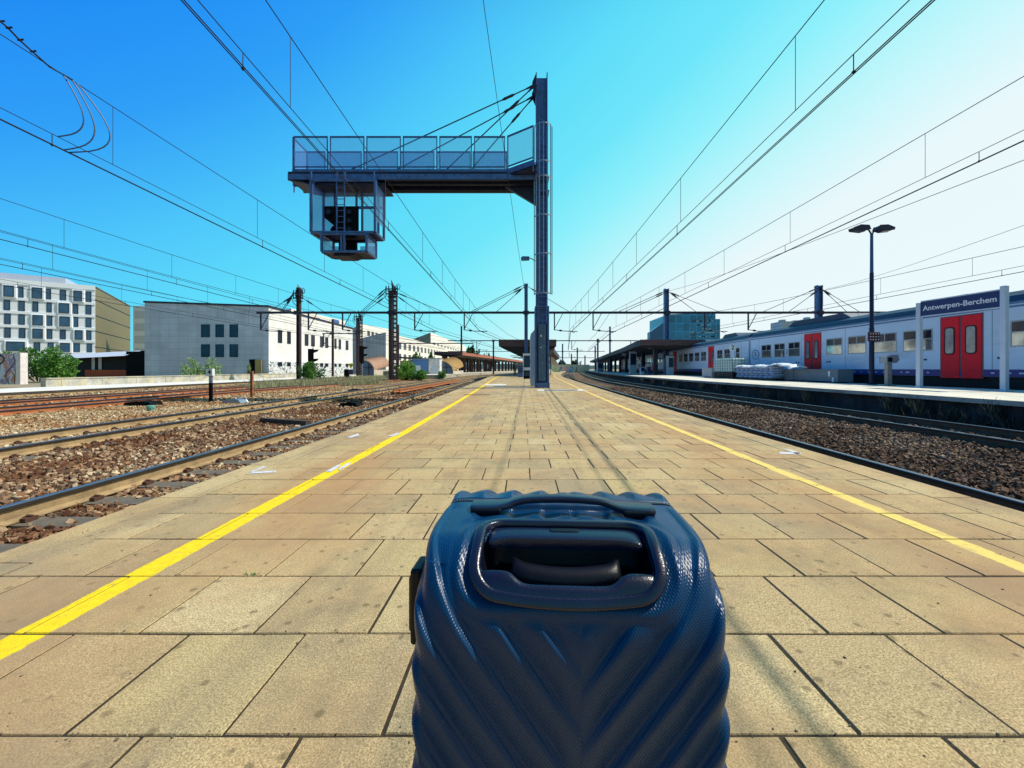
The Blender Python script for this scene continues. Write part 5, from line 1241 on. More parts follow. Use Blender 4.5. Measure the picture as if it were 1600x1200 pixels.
for i, (px, py, Y, lb) in enumerate(((1032,556,50,'round clock hanging under the right canopy near its front'), (975,553,66,'round clock hanging deeper under the right canopy'))):
    t = thing('platform_clock', lb, 'clock', at(px, py, Y), 'platform clocks'); p = at(px, py, Y)
    b = MB(); b.lathe(p, [(0.42,-0.06),(0.45,-0.05),(0.45,0.05),(0.42,0.06)], 24, 0, Matrix.Rotation(R(90), 4, 'X')); b.build('case', M_dsteel, t)
    b = MB(); b.lathe(p, [(0.36,0.061),(0.36,0.066)], 24, 0, Matrix.Rotation(R(90), 4, 'X')); b.build('face', M_signpost, t)
    b = MB(); b.box(p.x-0.02, p.x+0.02, Y-0.02, Y+0.02, p.z+0.44, 3.35); b.box(p.x-0.015, p.x+0.015, Y-0.08, Y-0.07, p.z, p.z+0.3); b.build('rod', M_dsteel, t)
# white curved shelter roof right of the column
t = thing('curved_shelter', 'small pale curved shelter roof just right of the column', 'shelter', at(868, 560, 60))
b = MB(); pts = [(at(860+14*s, 557+13*s**1.6, 60).x, at(0, 557+14*s**1.6, 60).z) for s in [k/8 for k in range(9)]]
b.prism(pts+[(x, z-0.12) for x, z in pts[::-1]], 60, 70, 'y'); b.build('roof', M_white, t)
b = MB(); b.box(pts[0][0], pts[0][0]+0.1, 60, 60.1, 0, pts[0][1]); b.box(pts[0][0], pts[0][0]+0.1, 69.9, 70, 0, pts[0][1]); b.build('post', M_dsteel, t)
# person far ahead on our platform
def figure(label, x, y, z0, h, coat, legs, skin, ang=0):
    s = h/1.75; t = thing('person', label, 'person', (x, y, z0))
    me = bpy.data.meshes.new('body'); J = {'pel':(0,0,0.95,0.125),'bel':(0,0,1.10,0.13),'che':(0,0,1.32,0.155),'nek':(0,0.0,1.47,0.06),'hd':(0,0.01,1.58,0.085),'top':(0,0.01,1.68,0.075)}
    for sd_, q in (('l',-1),('r',1)):
        J['hp'+sd_]=(q*0.09,0,0.90,0.095);J['kn'+sd_]=(q*0.10,q*0.09-0.02,0.50,0.06);J['an'+sd_]=(q*0.10,q*0.14,0.09,0.042);J['to'+sd_]=(q*0.11,q*0.14-0.15,0.04,0.035)
        J['sh'+sd_]=(q*0.18,0,1.40,0.06);J['el'+sd_]=(q*0.24,q*-0.03,1.13,0.046);J['wr'+sd_]=(q*0.24,q*-0.09-0.05,0.90,0.033);J['ha'+sd_]=(q*0.24,q*-0.10-0.07,0.82,0.030)
    E = [('pel','bel'),('bel','che'),('che','nek'),('nek','hd'),('hd','top')]
    for sd_ in 'lr': E += [('pel','hp'+sd_),('hp'+sd_,'kn'+sd_),('kn'+sd_,'an'+sd_),('an'+sd_,'to'+sd_),('che','sh'+sd_),('sh'+sd_,'el'+sd_),('el'+sd_,'wr'+sd_),('wr'+sd_,'ha'+sd_)]
    ks = list(J); me.from_pydata([Vector(J[k][:3])*s for k in ks], [(ks.index(a), ks.index(c_)) for a, c_ in E], [])
    o = bpy.data.objects.new('body', me); COL.objects.link(o); me.materials.append(coat); me.materials.append(legs); me.materials.append(skin)
    o.modifiers.new('skin', 'SKIN'); sv = me.skin_vertices[0].data
    for i, k in enumerate(ks): sv[i].radius = (J[k][3]*s*(1.15 if k in ('che','bel','pel') else 1), J[k][3]*s*(0.8 if k in ('che','bel','pel') else 1)); sv[i].use_root = (k == 'pel')
    sb = o.modifiers.new('sub', 'SUBSURF'); sb.levels = 2; sb.render_levels = 2
    bpy.context.view_layer.update(); dg = bpy.context.evaluated_depsgraph_get(); m2 = bpy.data.meshes.new_from_object(o.evaluated_get(dg)); bpy.data.objects.remove(o)
    m2.name = 'body'
    for p in m2.polygons:
        zc = p.center.z/s; hand = abs(p.center.x/s) > 0.17 and zc < 0.92
        p.material_index = 2 if zc > 1.47 or hand else (1 if zc < 0.96 else 0); p.use_smooth = True
    o = bpy.data.objects.new('body', m2); COL.objects.link(o); o.parent = t; t.rotation_euler = (0,0,ang); ORG[t.name] = Vector((0,0,0))
    b = MB(); b.lathe((0,0.015*s,1.60*s), [(0.094*s,0),(0.1*s,0.04*s),(0.085*s,0.1*s),(0.03*s,0.125*s)], 12); b.build('hair', M_black, t, smooth=True)
    b = MB(); b.prism([(-0.02*s,1.56*s),(0.02*s,1.56*s),(0,1.61*s)], -0.105*s, -0.07*s, 'y'); b.build('nose', skin, t)
    return t
M_skin = mat('skin', (0.45,0.28,0.2), 0.6, 0, 0.05)
p = at(804.5, 588, 48); figure('person in dark clothes walking on the platform beneath the centre canopy', p.x, 48, 0.0, 1.72, mat('dark coat', (0.015,0.015,0.02), 0.8), mat('dark trousers', (0.02,0.022,0.035), 0.8), M_skin, 0.3)

# ---------------------------------------------------------------- buildings
def facemat(name, col, px, pz, mort=0.02, var=0.12, dark=0.6, rough=0.6, axis='x'):      # panel cladding, brick texture without offset
    m = bpy.data.materials.new(name); m.use_nodes = True; N = m.node_tree.nodes; L = m.node_tree.links; b = N['Principled BSDF']; b.inputs['Roughness'].default_value = rough
    t = N.new('ShaderNodeTexCoord'); sp = N.new('ShaderNodeSeparateXYZ'); L.new(t.outputs['Object'], sp.inputs[0]); cb = N.new('ShaderNodeCombineXYZ')
    ad = N.new('ShaderNodeMath'); ad.operation = 'ADD'; L.new(sp.outputs[0], ad.inputs[0]); L.new(sp.outputs[1], ad.inputs[1])
    L.new(ad.outputs[0] if axis == 'xy' else sp.outputs[0 if axis == 'x' else 1], cb.inputs[0]); L.new(sp.outputs[2], cb.inputs[1])
    br = N.new('ShaderNodeTexBrick'); br.offset = 0; br.inputs['Scale'].default_value = 1; br.inputs['Brick Width'].default_value = px; br.inputs['Row Height'].default_value = pz; br.inputs['Mortar Size'].default_value = mort
    br.inputs['Color1'].default_value = tuple(c*(1-var) for c in col)+(1,); br.inputs['Color2'].default_value = tuple(min(1,c*(1+var)) for c in col)+(1,); br.inputs['Mortar'].default_value = tuple(c*dark for c in col)+(1,)
    L.new(cb.outputs[0], br.inputs['Vector'])
    nz = N.new('ShaderNodeTexNoise'); nz.inputs['Scale'].default_value = 0.35; nz.inputs['Detail'].default_value = 7; L.new(t.outputs['Object'], nz.inputs['Vector'])
    mr = N.new('ShaderNodeMapRange'); mr.inputs[1].default_value = 0.3; mr.inputs[2].default_value = 0.7; mr.inputs[3].default_value = 0.82; mr.inputs[4].default_value = 1.12; L.new(nz.outputs['Fac'], mr.inputs[0])
    hs = N.new('ShaderNodeHueSaturation'); L.new(br.outputs['Color'], hs.inputs['Color']); L.new(mr.outputs[0], hs.inputs['Value']); L.new(hs.outputs[0], b.inputs['Base Color'])
    return m
def graffiti_mat(name, base, cols, scale=1.2, amt=0.5):
    m = bpy.data.materials.new(name); m.use_nodes = True; N = m.node_tree.nodes; L = m.node_tree.links; b = N['Principled BSDF']; b.inputs['Roughness'].default_value = 0.8
    t = N.new('ShaderNodeTexCoord'); nz = N.new('ShaderNodeTexNoise'); nz.inputs['Scale'].default_value = scale; nz.inputs['Detail'].default_value = 3; nz.inputs['Distortion'].default_value = 2.5; L.new(t.outputs['Object'], nz.inputs['Vector'])
    r = N.new('ShaderNodeValToRGB'); r.color_ramp.interpolation = 'CONSTANT'; L.new(nz.outputs['Color'], r.inputs[0]); e = r.color_ramp.elements
    sp = N.new('ShaderNodeSeparateColor'); L.new(nz.outputs['Color'], sp.inputs[0]); L.new(sp.outputs[1], r.inputs[0])
    e[0].color = base+(1,); e[0].position = 0; e[1].color = base+(1,); e[1].position = 0.99
    for i, c in enumerate(cols): a = e.new(amt+(0.75-amt)*i/len(cols)); a.color = c+(1,)
    wv = N.new('ShaderNodeTexWave'); wv.inputs['Scale'].default_value = scale*0.8; wv.inputs['Distortion'].default_value = 14; wv.inputs['Detail'].default_value = 2; L.new(t.outputs['Object'], wv.inputs['Vector'])
    mr = N.new('ShaderNodeMapRange'); mr.inputs[1].default_value = 0.03; mr.inputs[2].default_value = 0.06; L.new(wv.outputs['Fac'], mr.inputs[0])
    mx = N.new('ShaderNodeMix'); mx.data_type = 'RGBA'; L.new(mr.outputs[0], mx.inputs[0]); mx.inputs[6].default_value = (0.05,0.05,0.08,1); L.new(r.outputs[0], mx.inputs[7]); L.new(mx.outputs[2], b.inputs['Base Color'])
    return m
# grey panelled station building
XS, YS = -36.0, 57.5; YE = ax(551, XS); XW = (226-VX)/F*YS
zc = zat(478, YS); zl = zat(471, YS)
t = thing('station_building', 'grey panelled building with a white sunlit flank and two rows of three windows', 'building', ((XS+XW)/2, YS, -0.5))
bl = t
b = MB(); b.add([(XW,YS,-0.5),(XS,YS,-0.5),(XS,YS,zc),(XW,YS,zl)], [(0,1,2,3)]); b.add([(XW,YS,-0.5),(XW,YE,-0.5),(XW,YE,zl),(XW,YS,zl)], [(0,3,2,1)][:1]); b.build('front_wall', facemat('grey panels', (0.54,0.61,0.72), 1.32, 0.86, 0.022, 0.06, 0.68), t)
b = MB(); b.add([(XS,YS,1.95),(XS,YE,1.95),(XS,YE,zc-0.3),(XS,YS,zc)], [(0,1,2,3)]); b.build('side_wall', facemat('white panels', (0.80,0.80,0.78), 1.9, 1.05, 0.02, 0.03, 0.9, axis='y'), t)
b = MB(); b.add([(XS,YS,-0.5),(XS,YE,-0.5),(XS,YE,1.95),(XS,YS,1.95)], [(0,1,2,3)]); b.build('painted_base', graffiti_mat('graffiti base', (0.55,0.56,0.56), [(0.80,0.80,0.80),(0.75,0.78,0.8),(0.12,0.12,0.13),(0.82,0.82,0.82),(0.25,0.55,0.62),(0.8,0.8,0.8),(0.55,0.35,0.5)], 0.9, 0.36), t)
b = MB(); b.box(XW-0.1, XS+0.12, YS-0.12, YS-0.004, zc-0.1, zc+0.05, M=None)
b = MB(); b.add([(XW-0.1,YS-0.12,zl-0.18),(XS+0.12,YS-0.12,zc-0.18),(XS+0.12,YS-0.12,zc+0.08),(XW-0.1,YS-0.12,zl+0.08)], [(0,1,2,3)]); b.add([(XS+0.12,YS-0.12,zc-0.18),(XS+0.12,YE,zc-0.5),(XS+0.12,YE,zc-0.22),(XS+0.12,YS-0.12,zc+0.08)], [(0,1,2,3)]); b.add([(XW-0.1,YS-0.12,zl+0.08),(XS+0.12,YS-0.12,zc+0.08),(XS+0.12,YE,zc-0.22),(XW-0.1,YE,zl)], [(0,1,2,3)])
b.build('roof_edge', M_dsteel, t)
def window(t, p0, p1, depth, m=M_glassb, nm='window', fr=M_dsteel, fw=0.08, lab=None):      # p0, p1 opposite corners on a wall; depth = outward normal
    a = Vector(p0); c_ = Vector(p1); n = Vector(depth).normalized(); u = Vector((c_.x-a.x, c_.y-a.y, 0)); W_ = u.length; u.normalize(); H_ = c_.z-a.z
    M = Matrix(((u.x,n.x,0,a.x),(u.y,n.y,0,a.y),(0,0,1,a.z),(0,0,0,1))); b = MB()
    for (x0,x1,z0,z1) in ((0,W_,0,fw),(0,W_,H_-fw,H_),(0,fw,fw,H_-fw),(W_-fw,W_,fw,H_-fw)): b.box(x0, x1, 0.003, 0.06, z0, z1, 0, M)
    f = b.build(nm, fr, t); b = MB(); b.box(fw, W_-fw, 0.003, 0.02, fw, H_-fw, 0, M); b.build('pane', m, f); return f
b = MB()
for i in range(7): x_ = XW+2+i*2.1; b.box(x_, x_+random.uniform(0.3,0.9), YS+3+i%3*2, YS+4+i%3*2, zc-0.1, zc+random.uniform(0.25,0.6))
b.build('roof_vent', M_galv, bl)
for (a, c_) in ((314.6,328),(337,350),(359,372)):
    for (y0, y1) in ((527,507),(558,538)): window(t, at(a, y0, YS), at(c_, y1, YS), (0,-1,0), fw=0.06)
for (a, c_) in ((434,440.5),(448.5,454),(476,481.5),(486,491.5),(500,504.5),(508,512.5),(522.5,525.5),(529,532.5),(540,544)):
    ya_, yb_ = ax(a, XS), ax(c_, XS); window(t, (XS, ya_, 4.75), (XS, yb_, 6.65), (1,0,0), fw=0.08, m=M_glassd)
    window(t, (XS, ya_, 1.3), (XS, yb_, 1.9), (1,0,0), m=M_glassd)
p0, p1 = at(389.5, 586, YS), at(400.5, 561.5, YS); b = MB(); b.box(p0.x, p1.x, YS-0.03, YS-0.004, -0.3, p1.z); b.build('dark_opening', M_black, t)
p0, p1 = at(401, 586, YS), at(411, 562, YS); b = MB(); b.box(p0.x, p1.x, YS-0.35, YS-0.25, -0.3, p1.z); b.build('door', mat('ochre door', (0.42,0.32,0.12), 0.6), t)
def block(label, x0, x1, y0, y1, z1, mf, ms, name='building', rects=(), slope=0, z0=-0.5, zl=None, roofm=None, cat='building'):
    t = thing(name, label, cat, ((x0+x1)/2, y0, z0)); zl = z1 if zl is None else zl
    b = MB(); b.add([(x0,y0,z0),(x1,y0,z0),(x1,y0,z1),(x0,y0,zl)], [(0,1,2,3)]); b.build('end_wall', mf, t)
    b = MB(); b.add([(x1,y0,z0),(x1,y1,z0),(x1,y1,z1+slope),(x1,y0,z1)], [(0,1,2,3)]); b.build('long_wall', ms, t)
    b = MB(); b.add([(x0,y0,zl),(x1,y0,z1),(x1,y1,z1+slope),(x0,y1,zl+slope)], [(0,1,2,3)]); b.add([(x0,y0,z0),(x0,y1,z0),(x0,y1,zl+slope),(x0,y0,zl)], [(3,2,1,0)]); b.add([(x0,y1,z0),(x1,y1,z0),(x1,y1,z1+slope),(x0,y1,zl+slope)], [(3,2,1,0)])
    b.build('roof', roofm or M_concl, t)
    return t
M_wfar = mat('far white render', (0.78,0.76,0.70), 0.8, 0, 0.05, 0.1); M_wfar_shaded = facemat('far wall shaded blue', (0.34,0.40,0.50), 1.0, 30, 0.05, 0.05, 0.7)  # blue shade of the end walls is painted into the second colour
t = block('white rooftop block behind the grey panelled building', -52, -44, 66, 90, 10.9, M_wfar, M_wfar, 'rooftop_block', z0=6.0)
# tall white block seen over the long flank
X_ = -47.0; Y0_ = ax(455, X_)
t = block('white upper block with two small blue windows behind the white flank', X_-6, X_, Y0_, ax(540, X_), zat(482, Y0_), M_wfar_shaded, M_wfar, slope=0.4, zl=zat(490, Y0_))
for a, c_, y0, y1 in ((493,499.5,501,496),(519,529.5,503,498)):
    ya_, yb_ = ax(a, X_), ax(c_, X_); window(t, (X_, ya_, zat(y0, ya_)), (X_, yb_, zat(y1, ya_)), (1,0,0), m=mat('blue pane', (0.02,0.12,0.4), 0.2), fw=0.05)
def far_block(label, px_l, px_c, px_r, py_l, py_c, X, rows, n, mf=M_wfar_shaded, zb=-0.5, wh=1.9, ww=1.3, rslope=0.0):
    Y0_ = ax(px_c, X); Y1_ = ax(px_r, X); t = block(label, (px_l-VX)/F*Y0_, X, Y0_, Y1_, zat(py_c, Y0_), mf, M_wfar, zl=zat(py_l, Y0_), slope=rslope)
    for zr in rows:
        for i in range(n):
            y = Y0_+6+(Y1_-Y0_-10)*i/n; window(t, (X, y, zr), (X, y+(Y1_-Y0_)/n*0.5, zr+wh), (1,0,0), m=M_glassd, fw=0.05, fr=M_concl)
    return t
far_block('tall pale office block with a blue shaded gable behind the lattice mast', 540, 563, 622, 520, 506, -55, [12.5], 8, rslope=1.5)
far_block('long white office building with two rows of dark windows and blue shaded gable', 563, 603, 722, 529, 519, -40, [3.6, 7.2], 24, wh=2.2)
far_block('distant white block with a small row of windows beyond the long office building', 645, 673, 728, 530, 519.5, -52, [14], 12, facemat('far dark gable', (0.22,0.25,0.24), 2, 3, 0.1, 0.2, 0.5))
# hotel with bay windows: rotated
Cx, Cy = (149-VX)/F*90, 90.0; ua = Vector((-1,-0.69,0)).normalized(); ub = Vector((-0.69,1,0)).normalized(); nf = Vector((0.69,-1,0)).normalized(); zt = zat(447, Cy)
t = thing('hotel_building', 'white building with staggered bay windows and a brown ribbed side wall', 'building', (Cx, Cy, -0.5))
Wd = 52; Dp = 34; C0 = Vector((Cx,Cy,0)); 
def Pf(s, z, d=0.0): q = C0+ua*s+nf*d; return (q.x, q.y, z)
Mf = Matrix(((ua.x,nf.x,0,Cx),(ua.y,nf.y,0,Cy),(0,0,1,0),(0,0,0,1)))
b = MB(); b.add([Pf(0,-0.5),Pf(Wd,-0.5),Pf(Wd,zt),Pf(0,zt)], [(3,2,1,0)]); q = C0+ua*Wd; q2 = q+ub*Dp
M_hw = mat('hotel white render', (0.76,0.82,0.90), 0.6, 0, 0.04, 0.2)
b.build('facade', M_hw, t)
c2_ = C0+ub*Dp; zt2 = zt
b = MB(); b.add([(Cx,Cy,-0.5),(c2_.x,c2_.y,-0.5),(c2_.x,c2_.y,zt),(Cx,Cy,zt)], [(0,1,2,3)]); b.build('side_wall', mat('ribbed brown metal', (0.22,0.17,0.08), 0.6, 0.1, 0.25, 1.5, stretch=(1,1,8)), t)
b = MB(); lvls = [zat(y, Cy) for y in (461, 488, 513.5, 539, 563)]
for z in [zt-0.25]+[zt-3.0-3.47*i for i in range(5)]:
    p = C0+ub*0; b.bar((p.x+0.06,p.y-0.04,z), (c2_.x+0.06,c2_.y-0.04,z), 0.12, 0.10)
b.build('joint_trim', M_dsteel, t)
b = MB(); b.add([Pf(0,zt),(c2_.x,c2_.y,zt),(q2.x,q2.y,zt),(q.x,q.y,zt)], [(0,1,2,3)]); b.add([(q.x,q.y,-0.5),(q2.x,q2.y,-0.5),(q2.x,q2.y,zt),(q.x,q.y,zt)], [(0,1,2,3)]); b.build('roof', M_concl, t)
b = MB(); p = C0+ua*12+ub*4; b.cb((p.x-3, p.y+2, zt+0.7), (16, 8, 2.0), math.atan2(ua.y, ua.x)); b.build('roof_plant_room', mat('plant room', (0.4,0.48,0.66), 0.6), t)
def sF(px): # distance along the facade for a photo pixel
    r = (px-VX)/F; return (Cx-r*Cy)/(r*ua.y-ua.x)
rows = [(459,479),(486,502),(511,528),(537,553),(561,578)]
rowz = [(zat(b_, Cy), zat(a_, Cy)) for a_, b_ in ((456.5,472.5),(477,492),(497,512),(517,531.5),(537,550.5))]
pat = [[(134,143),(116,129,1),(94,103.5),(71,80),(51,67,1),(27,37),(7,23,1),(-12,-2),(-38,-24,1)], [(134,143),(113,122.5),(93,109,1),(73,81,0),(51,60),(29,39),(6,16),(-16,-6),(-40,-26,1)], [(134,143),(113,122.5),(94,110,1),(72,82),(52,68,1),(29,39),(7,17),(-16,-6),(-42,-28,1)],
       [(118,130,1),(94,103),(135,143),(73,82),(52,68,1),(30,40),(7,17),(-16,-5),(-42,-28,1)], [(136,144),(115,125),(95,110,1),(75,84),(53,63),(11,40,1),(-16,-6),(-40,-28,1)]]
for r_, (z0, z1) in enumerate(rowz):
    for w in pat[r_]:
        s1, s0 = sF(w[0]), sF(w[1]); d0 = 0.30 if len(w) > 2 and w[2] else 0.0
        if d0:
            b = MB(); e = 0.45; b.add([Pf(s0-e,z0-0.5),Pf(s1+e,z0-0.5),Pf(s1+e,z1+0.25),Pf(s0-e,z1+0.25),Pf(s0-0.25,z0-0.15,d0),Pf(s1+0.25,z0-0.15,d0),Pf(s1+0.25,z1+0.15,d0),Pf(s0-0.25,z1+0.15,d0)], [(0,1,5,4),(1,2,6,5),(2,3,7,6),(3,0,4,7),(4,5,6,7)])
            par = b.build('bay', M_hw, t)
        else: par = t
        b = MB(); fw = 0.07
        for (x0,x1,za,zb_) in ((s0,s1,z0,z0+fw),(s0,s1,z1-fw,z1),(s0,s0+fw,z0+fw,z1-fw),(s1-fw,s1,z0+fw,z1-fw)): b.box(x0, x1, d0+0.003, d0+0.08, za, zb_, 0, Mf)
        f = b.build('window', M_dsteel, par)
        if par is t: b = MB(); b.box(s0+fw, s1-fw, d0+0.003, d0+0.02, z0+fw, z1-fw, 0, Mf); b.build('pane', M_glassh, f)
        if par is not t:
            me = f.data; bb = MB(); bb.box(s0+fw, s1-fw, d0+0.003, d0+0.02, z0+fw, z1-fw, 0, Mf); bb.build('pane', M_glassh, f)
b = MB()
for r_, (z0, z1) in enumerate(rowz): b.box(0, Wd, 0.003, 0.55, z0-1.75, z0-0.75, 0, Mf) if False else b.box(0.0, Wd, 0.003, 0.14, z0-0.60, z0-0.08, 0, Mf)
b.box(0, Wd, 0.003, 0.16, rowz[0][1]+0.4, zt+0.02, 0, Mf)
b.build('floor_band', M_hw, t)
t = block('narrow white flats between the brown wall and the grey building', -94, -84, 98, 112, zat(478, 98), mat('far flats', (0.75,0.80,0.86), 0.7), M_wfar)
for zr in (4.0, 7.0, 10.0, 13.0): window(t, (-93.6, 98, zr), (-91.2, 98, zr+1.8), (0,-1,0), m=M_signpost, fr=M_signpost)
# dark pavilion with pale sloping eaves
YP = 62.0; xa, xb = (60-VX)/F*YP, (227-VX)/F*YP
t = thing('pavilion', 'low dark pavilion with a pale eave and a red lower wall', 'building', ((xa+xb)/2, YP, -0.4))
b = MB(); b.box((197-VX)/F*YP, xb, YP, YP+12, -0.4, zat(549, YP)); b.build('dark_wall', M_black, t)
b = MB(); b.box(xa, (197-VX)/F*YP, YP+2.5, YP+12, -0.4, 3.3); b.build('glazed_wall', mat('dark glazing', (0.006,0.007,0.015), 0.3, 0, 0.5, 0.4, spec=0.2), t)
b = MB(); b.box((115-VX)/F*YP, (196-VX)/F*YP, YP+1.6, YP+2.4, -0.4, zat(578, YP)); b.build('red_wall', mat('red plinth', (0.50,0.10,0.045), 0.8, 0, 0.1, 1), t)
b = MB(); x0, x1 = xa, (201-VX)/F*YP; b.add([(x0,YP-0.6,zat(563,YP)),(x1,YP-0.6,zat(556,YP)),(x1+0.5,YP+1.6,zat(549,YP)+0.2),(x0,YP+1.6,zat(556,YP)+0.2)], [(0,1,2,3)]); b.add([(x0,YP+1.6,zat(556,YP)+0.2),(x1+0.5,YP+1.6,zat(549,YP)+0.2),(x1+0.5,YP+12,zat(548,YP)+0.2),(x0,YP+12,3.6)], [(0,1,2,3)]); b.build('eave', mat('pale eave', (0.55,0.60,0.68), 0.4), t)
b = MB()
for px in (117, 128): x = (px-VX)/F*YP; b.box(x, x+0.5, YP+2.4, YP+2.46, 0.6, 3.0)
b.build('pane', M_signpost, t)
# mural wall block at the left edge
YG = 33.0; xg = (26-VX)/F*YG
t = thing('mural_wall', 'grey purple painted wall end at the left edge of the picture', 'wall', (xg-4, YG, -0.4))
b = MB(); b.box(xg-9, xg, YG, YG+0.4, -0.35, zat(552.5, YG)); b.build('painted_face', graffiti_mat('mural', (0.34,0.36,0.42), [(0.32,0.22,0.36),(0.55,0.62,0.75),(0.55,0.28,0.15),(0.38,0.25,0.42),(0.6,0.65,0.75)], 0.45, 0.42), t)
b = MB(); b.box(xg+0.003, xg+0.36, YG-0.05, YG+0.45, -0.35, zat(551.5, YG)+0.02); b.build('end_post', mat('white end', (0.72,0.66,0.66), 0.8, 0, 0.2, 3), t)
# glass office on the right, tower tops
YB_ = 170.0; M_gl = facemat('blue curtain wall', (0.010,0.19,0.36), 2.9, 3.4, 0.16, 0.4, 1.8, 0.25, axis='x')
a = at(1044, 491, YB_); c_ = at(1118, 530, YB_); xl = at(1016, 0, YB_).x
t = thing('glass_office', 'blue glass office block with a slanted left side above the right canopy', 'building', ((xl+c_.x)/2, YB_, -0.5))
b = MB(); b.prism([(a.x,-0.5),(c_.x,-0.5),(c_.x,zat(489,YB_)),(a.x,a.z)], YB_, YB_+25, 'y'); b.build('curtain_wall', M_gl, t)
b = MB(); b.prism([(xl,-0.5),(a.x-0.01,-0.5),(a.x-0.01,zat(499,YB_)),(xl,zat(519,YB_))], YB_+0.5, YB_+4, 'y'); b.build('slanted_side', mat('deep blue side', (0.015,0.12,0.26), 0.3), t)
b = MB(); e_ = at(1127, 0, YB_).x; b.prism([(c_.x+0.01,-0.5),(e_,-0.5),(e_,zat(498,YB_)),(c_.x+0.01,zat(498,YB_))], YB_+1, YB_+25, 'y'); b.build('stair_wing', M_gl, t)
b = MB()
for i in range(40): xx = random.uniform(a.x+9, c_.x-1); zz = random.choice([11,12.6,14.2,15.8,17.4,19,20.6]); b.box(xx, xx+random.uniform(0.8,2.2), YB_-0.03, YB_-0.004, zz, zz+0.35)
b.build('blind', mat('pale blinds', (0.35,0.55,0.62), 0.5), t)
for i, (p0, p1, py, Y, lb) in enumerate(((1222,1241,502,300,'small pale tower block over the train roof, wider one'),(1242,1247,503,310,'slim pale tower next to the wider one over the train roof'),(1261,1273,498,320,'pale tower block left of the thick portal mast'),(1245,1300,505,420,'faint low skyline block behind the towers on the right'))):
    a = at(p0, py, Y); c_ = at(p1, 540, Y); t = thing('tower_block', lb, 'building', ((a.x+c_.x)/2, Y, -0.5)); b = MB(); b.box(a.x, c_.x, Y, Y+14, -0.5, a.z); b.build('wall', facemat('tower', (0.42,0.52,0.62), 3.0, 3.0, 0.5, 0.1, 0.75), t)
    b = MB(); b.box(a.x+1, a.x+4, Y+2, Y+6, a.z, a.z+1.5); b.build('roof_box', M_galv, t)
# graffiti wall closing the tracks far ahead
t = thing('graffiti_wall', 'pale wall with pink and blue graffiti at the end of the right tracks', 'wall', (20, 150, -0.5))
b = MB(); a, c_ = at(862, 571, 150), at(921, 572, 150); b.box(a.x, c_.x, 150, 150.4, -0.5, a.z+0.3); b.build('face', mat('pale wall far', (0.62,0.62,0.45), 0.9, 0, 0.2, 0.3), t)
b = MB()
for k, (p0, p1, cc) in enumerate(((863,872,(0.35,0.5,0.2)),(873,879,(0.08,0.15,0.3)),(880,887,(0.75,0.15,0.25)),(888,896,(0.08,0.35,0.75)),(899,902,(0.05,0.05,0.08)))):
    b = MB(); x0, x1 = at(p0,0,150).x, at(p1,0,150).x; b.prism([(x0,-0.4),(x1-0.3,-0.45),(x1,1.5),(x0+0.4,1.75)], 149.93, 149.99, 'y'); b.build('painted_patch', graffiti_mat('patch', cc, [tuple(min(1,c*1.6) for c in cc),(0.8,0.8,0.8),cc], 1.5, 0.45), t)

# barrel roofed shelters and huts on the left
M_bar = mat('ribbed barrel roof tan', (0.50,0.31,0.22), 0.7, 0.1, 0.2, 1); M_bar2 = mat('ribbed barrel roof ochre', (0.60,0.40,0.17), 0.7, 0.1, 0.2, 1)
def barrel(label, pl, pr, pend, Y, ptop, m, yl):
    xl, xr = (pl-VX)/F*Y, (pr-VX)/F*Y; Ye = ax(pend, xr); r = min(xr-xl, 2.4); t = thing('barrel_shelter', label, 'shelter', ((xl+xr)/2, Y, -0.5), 'barrel roofed shelters'); zt_ = zat(ptop, Y)
    b = MB(); arc = [(xr-r+r*math.cos(a), zt_-1.9+1.9*math.sin(a)) for a in [math.pi/2*k/12 for k in range(13)]]
    n = int((Ye-Y)/0.35); 
    for k in range(n):
        y0 = Y+(Ye-Y)*k/n; y1 = Y+(Ye-Y)*(k+1)/n; up = 0.9*k/n; o = 0.05 if k % 2 else 0
        ps = [(xl, zt_+up)]+[(x+o*0.6, z+o+up) for x, z in arc[::-1]]; 
        b.prism(ps+[(x-0.06, z-0.1) for x, z in ps[::-1]], y0, y1, 'y')
    b.build('barrel_roof', m, t)
    b = MB(); b.box(xr-0.06, xr, Y, Ye, -0.5, zt_-1.85); b.build('side_wall', mat('shelter side', (0.62,0.56,0.48), 0.7, 0, 0.15, 1), t)
    b = MB(); b.prism([(xl,-0.5),(xr-0.1,-0.5)]+[(x-0.1, z-0.08) for x, z in arc]+[(xl,zt_-0.1)], Y+0.3, Y+0.36, 'y'); b.build('glazed_end', mat('dim blue glass', (0.06,0.12,0.24), 0.15, 0, 0.3, 1), t)
    b = MB(); b.box(xl, xr-0.06, Y+0.2, Y+0.28, 1.1, 1.2); b.box((xl+xr)/2-0.04, (xl+xr)/2+0.04, Y+0.2, Y+0.28, -0.5, zt_-0.2); b.build('end_frame', M_dsteel, t)
barrel('tan barrel roofed shelter left of the tall lattice mast', 566, 584.5, 609, 74, 562, M_bar, 0)
barrel('ochre barrel roofed shelter right of the pale huts', 686, 708, 724, 72, 563, M_bar2, 0)
YH = 76; t = thing('flat_roofed_hut', 'low flat roofed hut with a dark eave behind the green bushes', 'hut', ((650-VX)/F*YH, YH+6, -0.5))
b = MB(); b.box((612-VX)/F*YH, (690-VX)/F*YH, YH+5, YH+12, -0.5, 2.5); b.build('wall', M_conc, t); b = MB(); b.prism([((608-VX)/F*YH,zat(556,YH)),((692-VX)/F*YH,zat(561,YH)),((692-VX)/F*YH,zat(563,YH)),((608-VX)/F*YH,zat(558.5,YH))], YH+3, YH+12, 'y'); b.build('roof', M_dsteel, t)
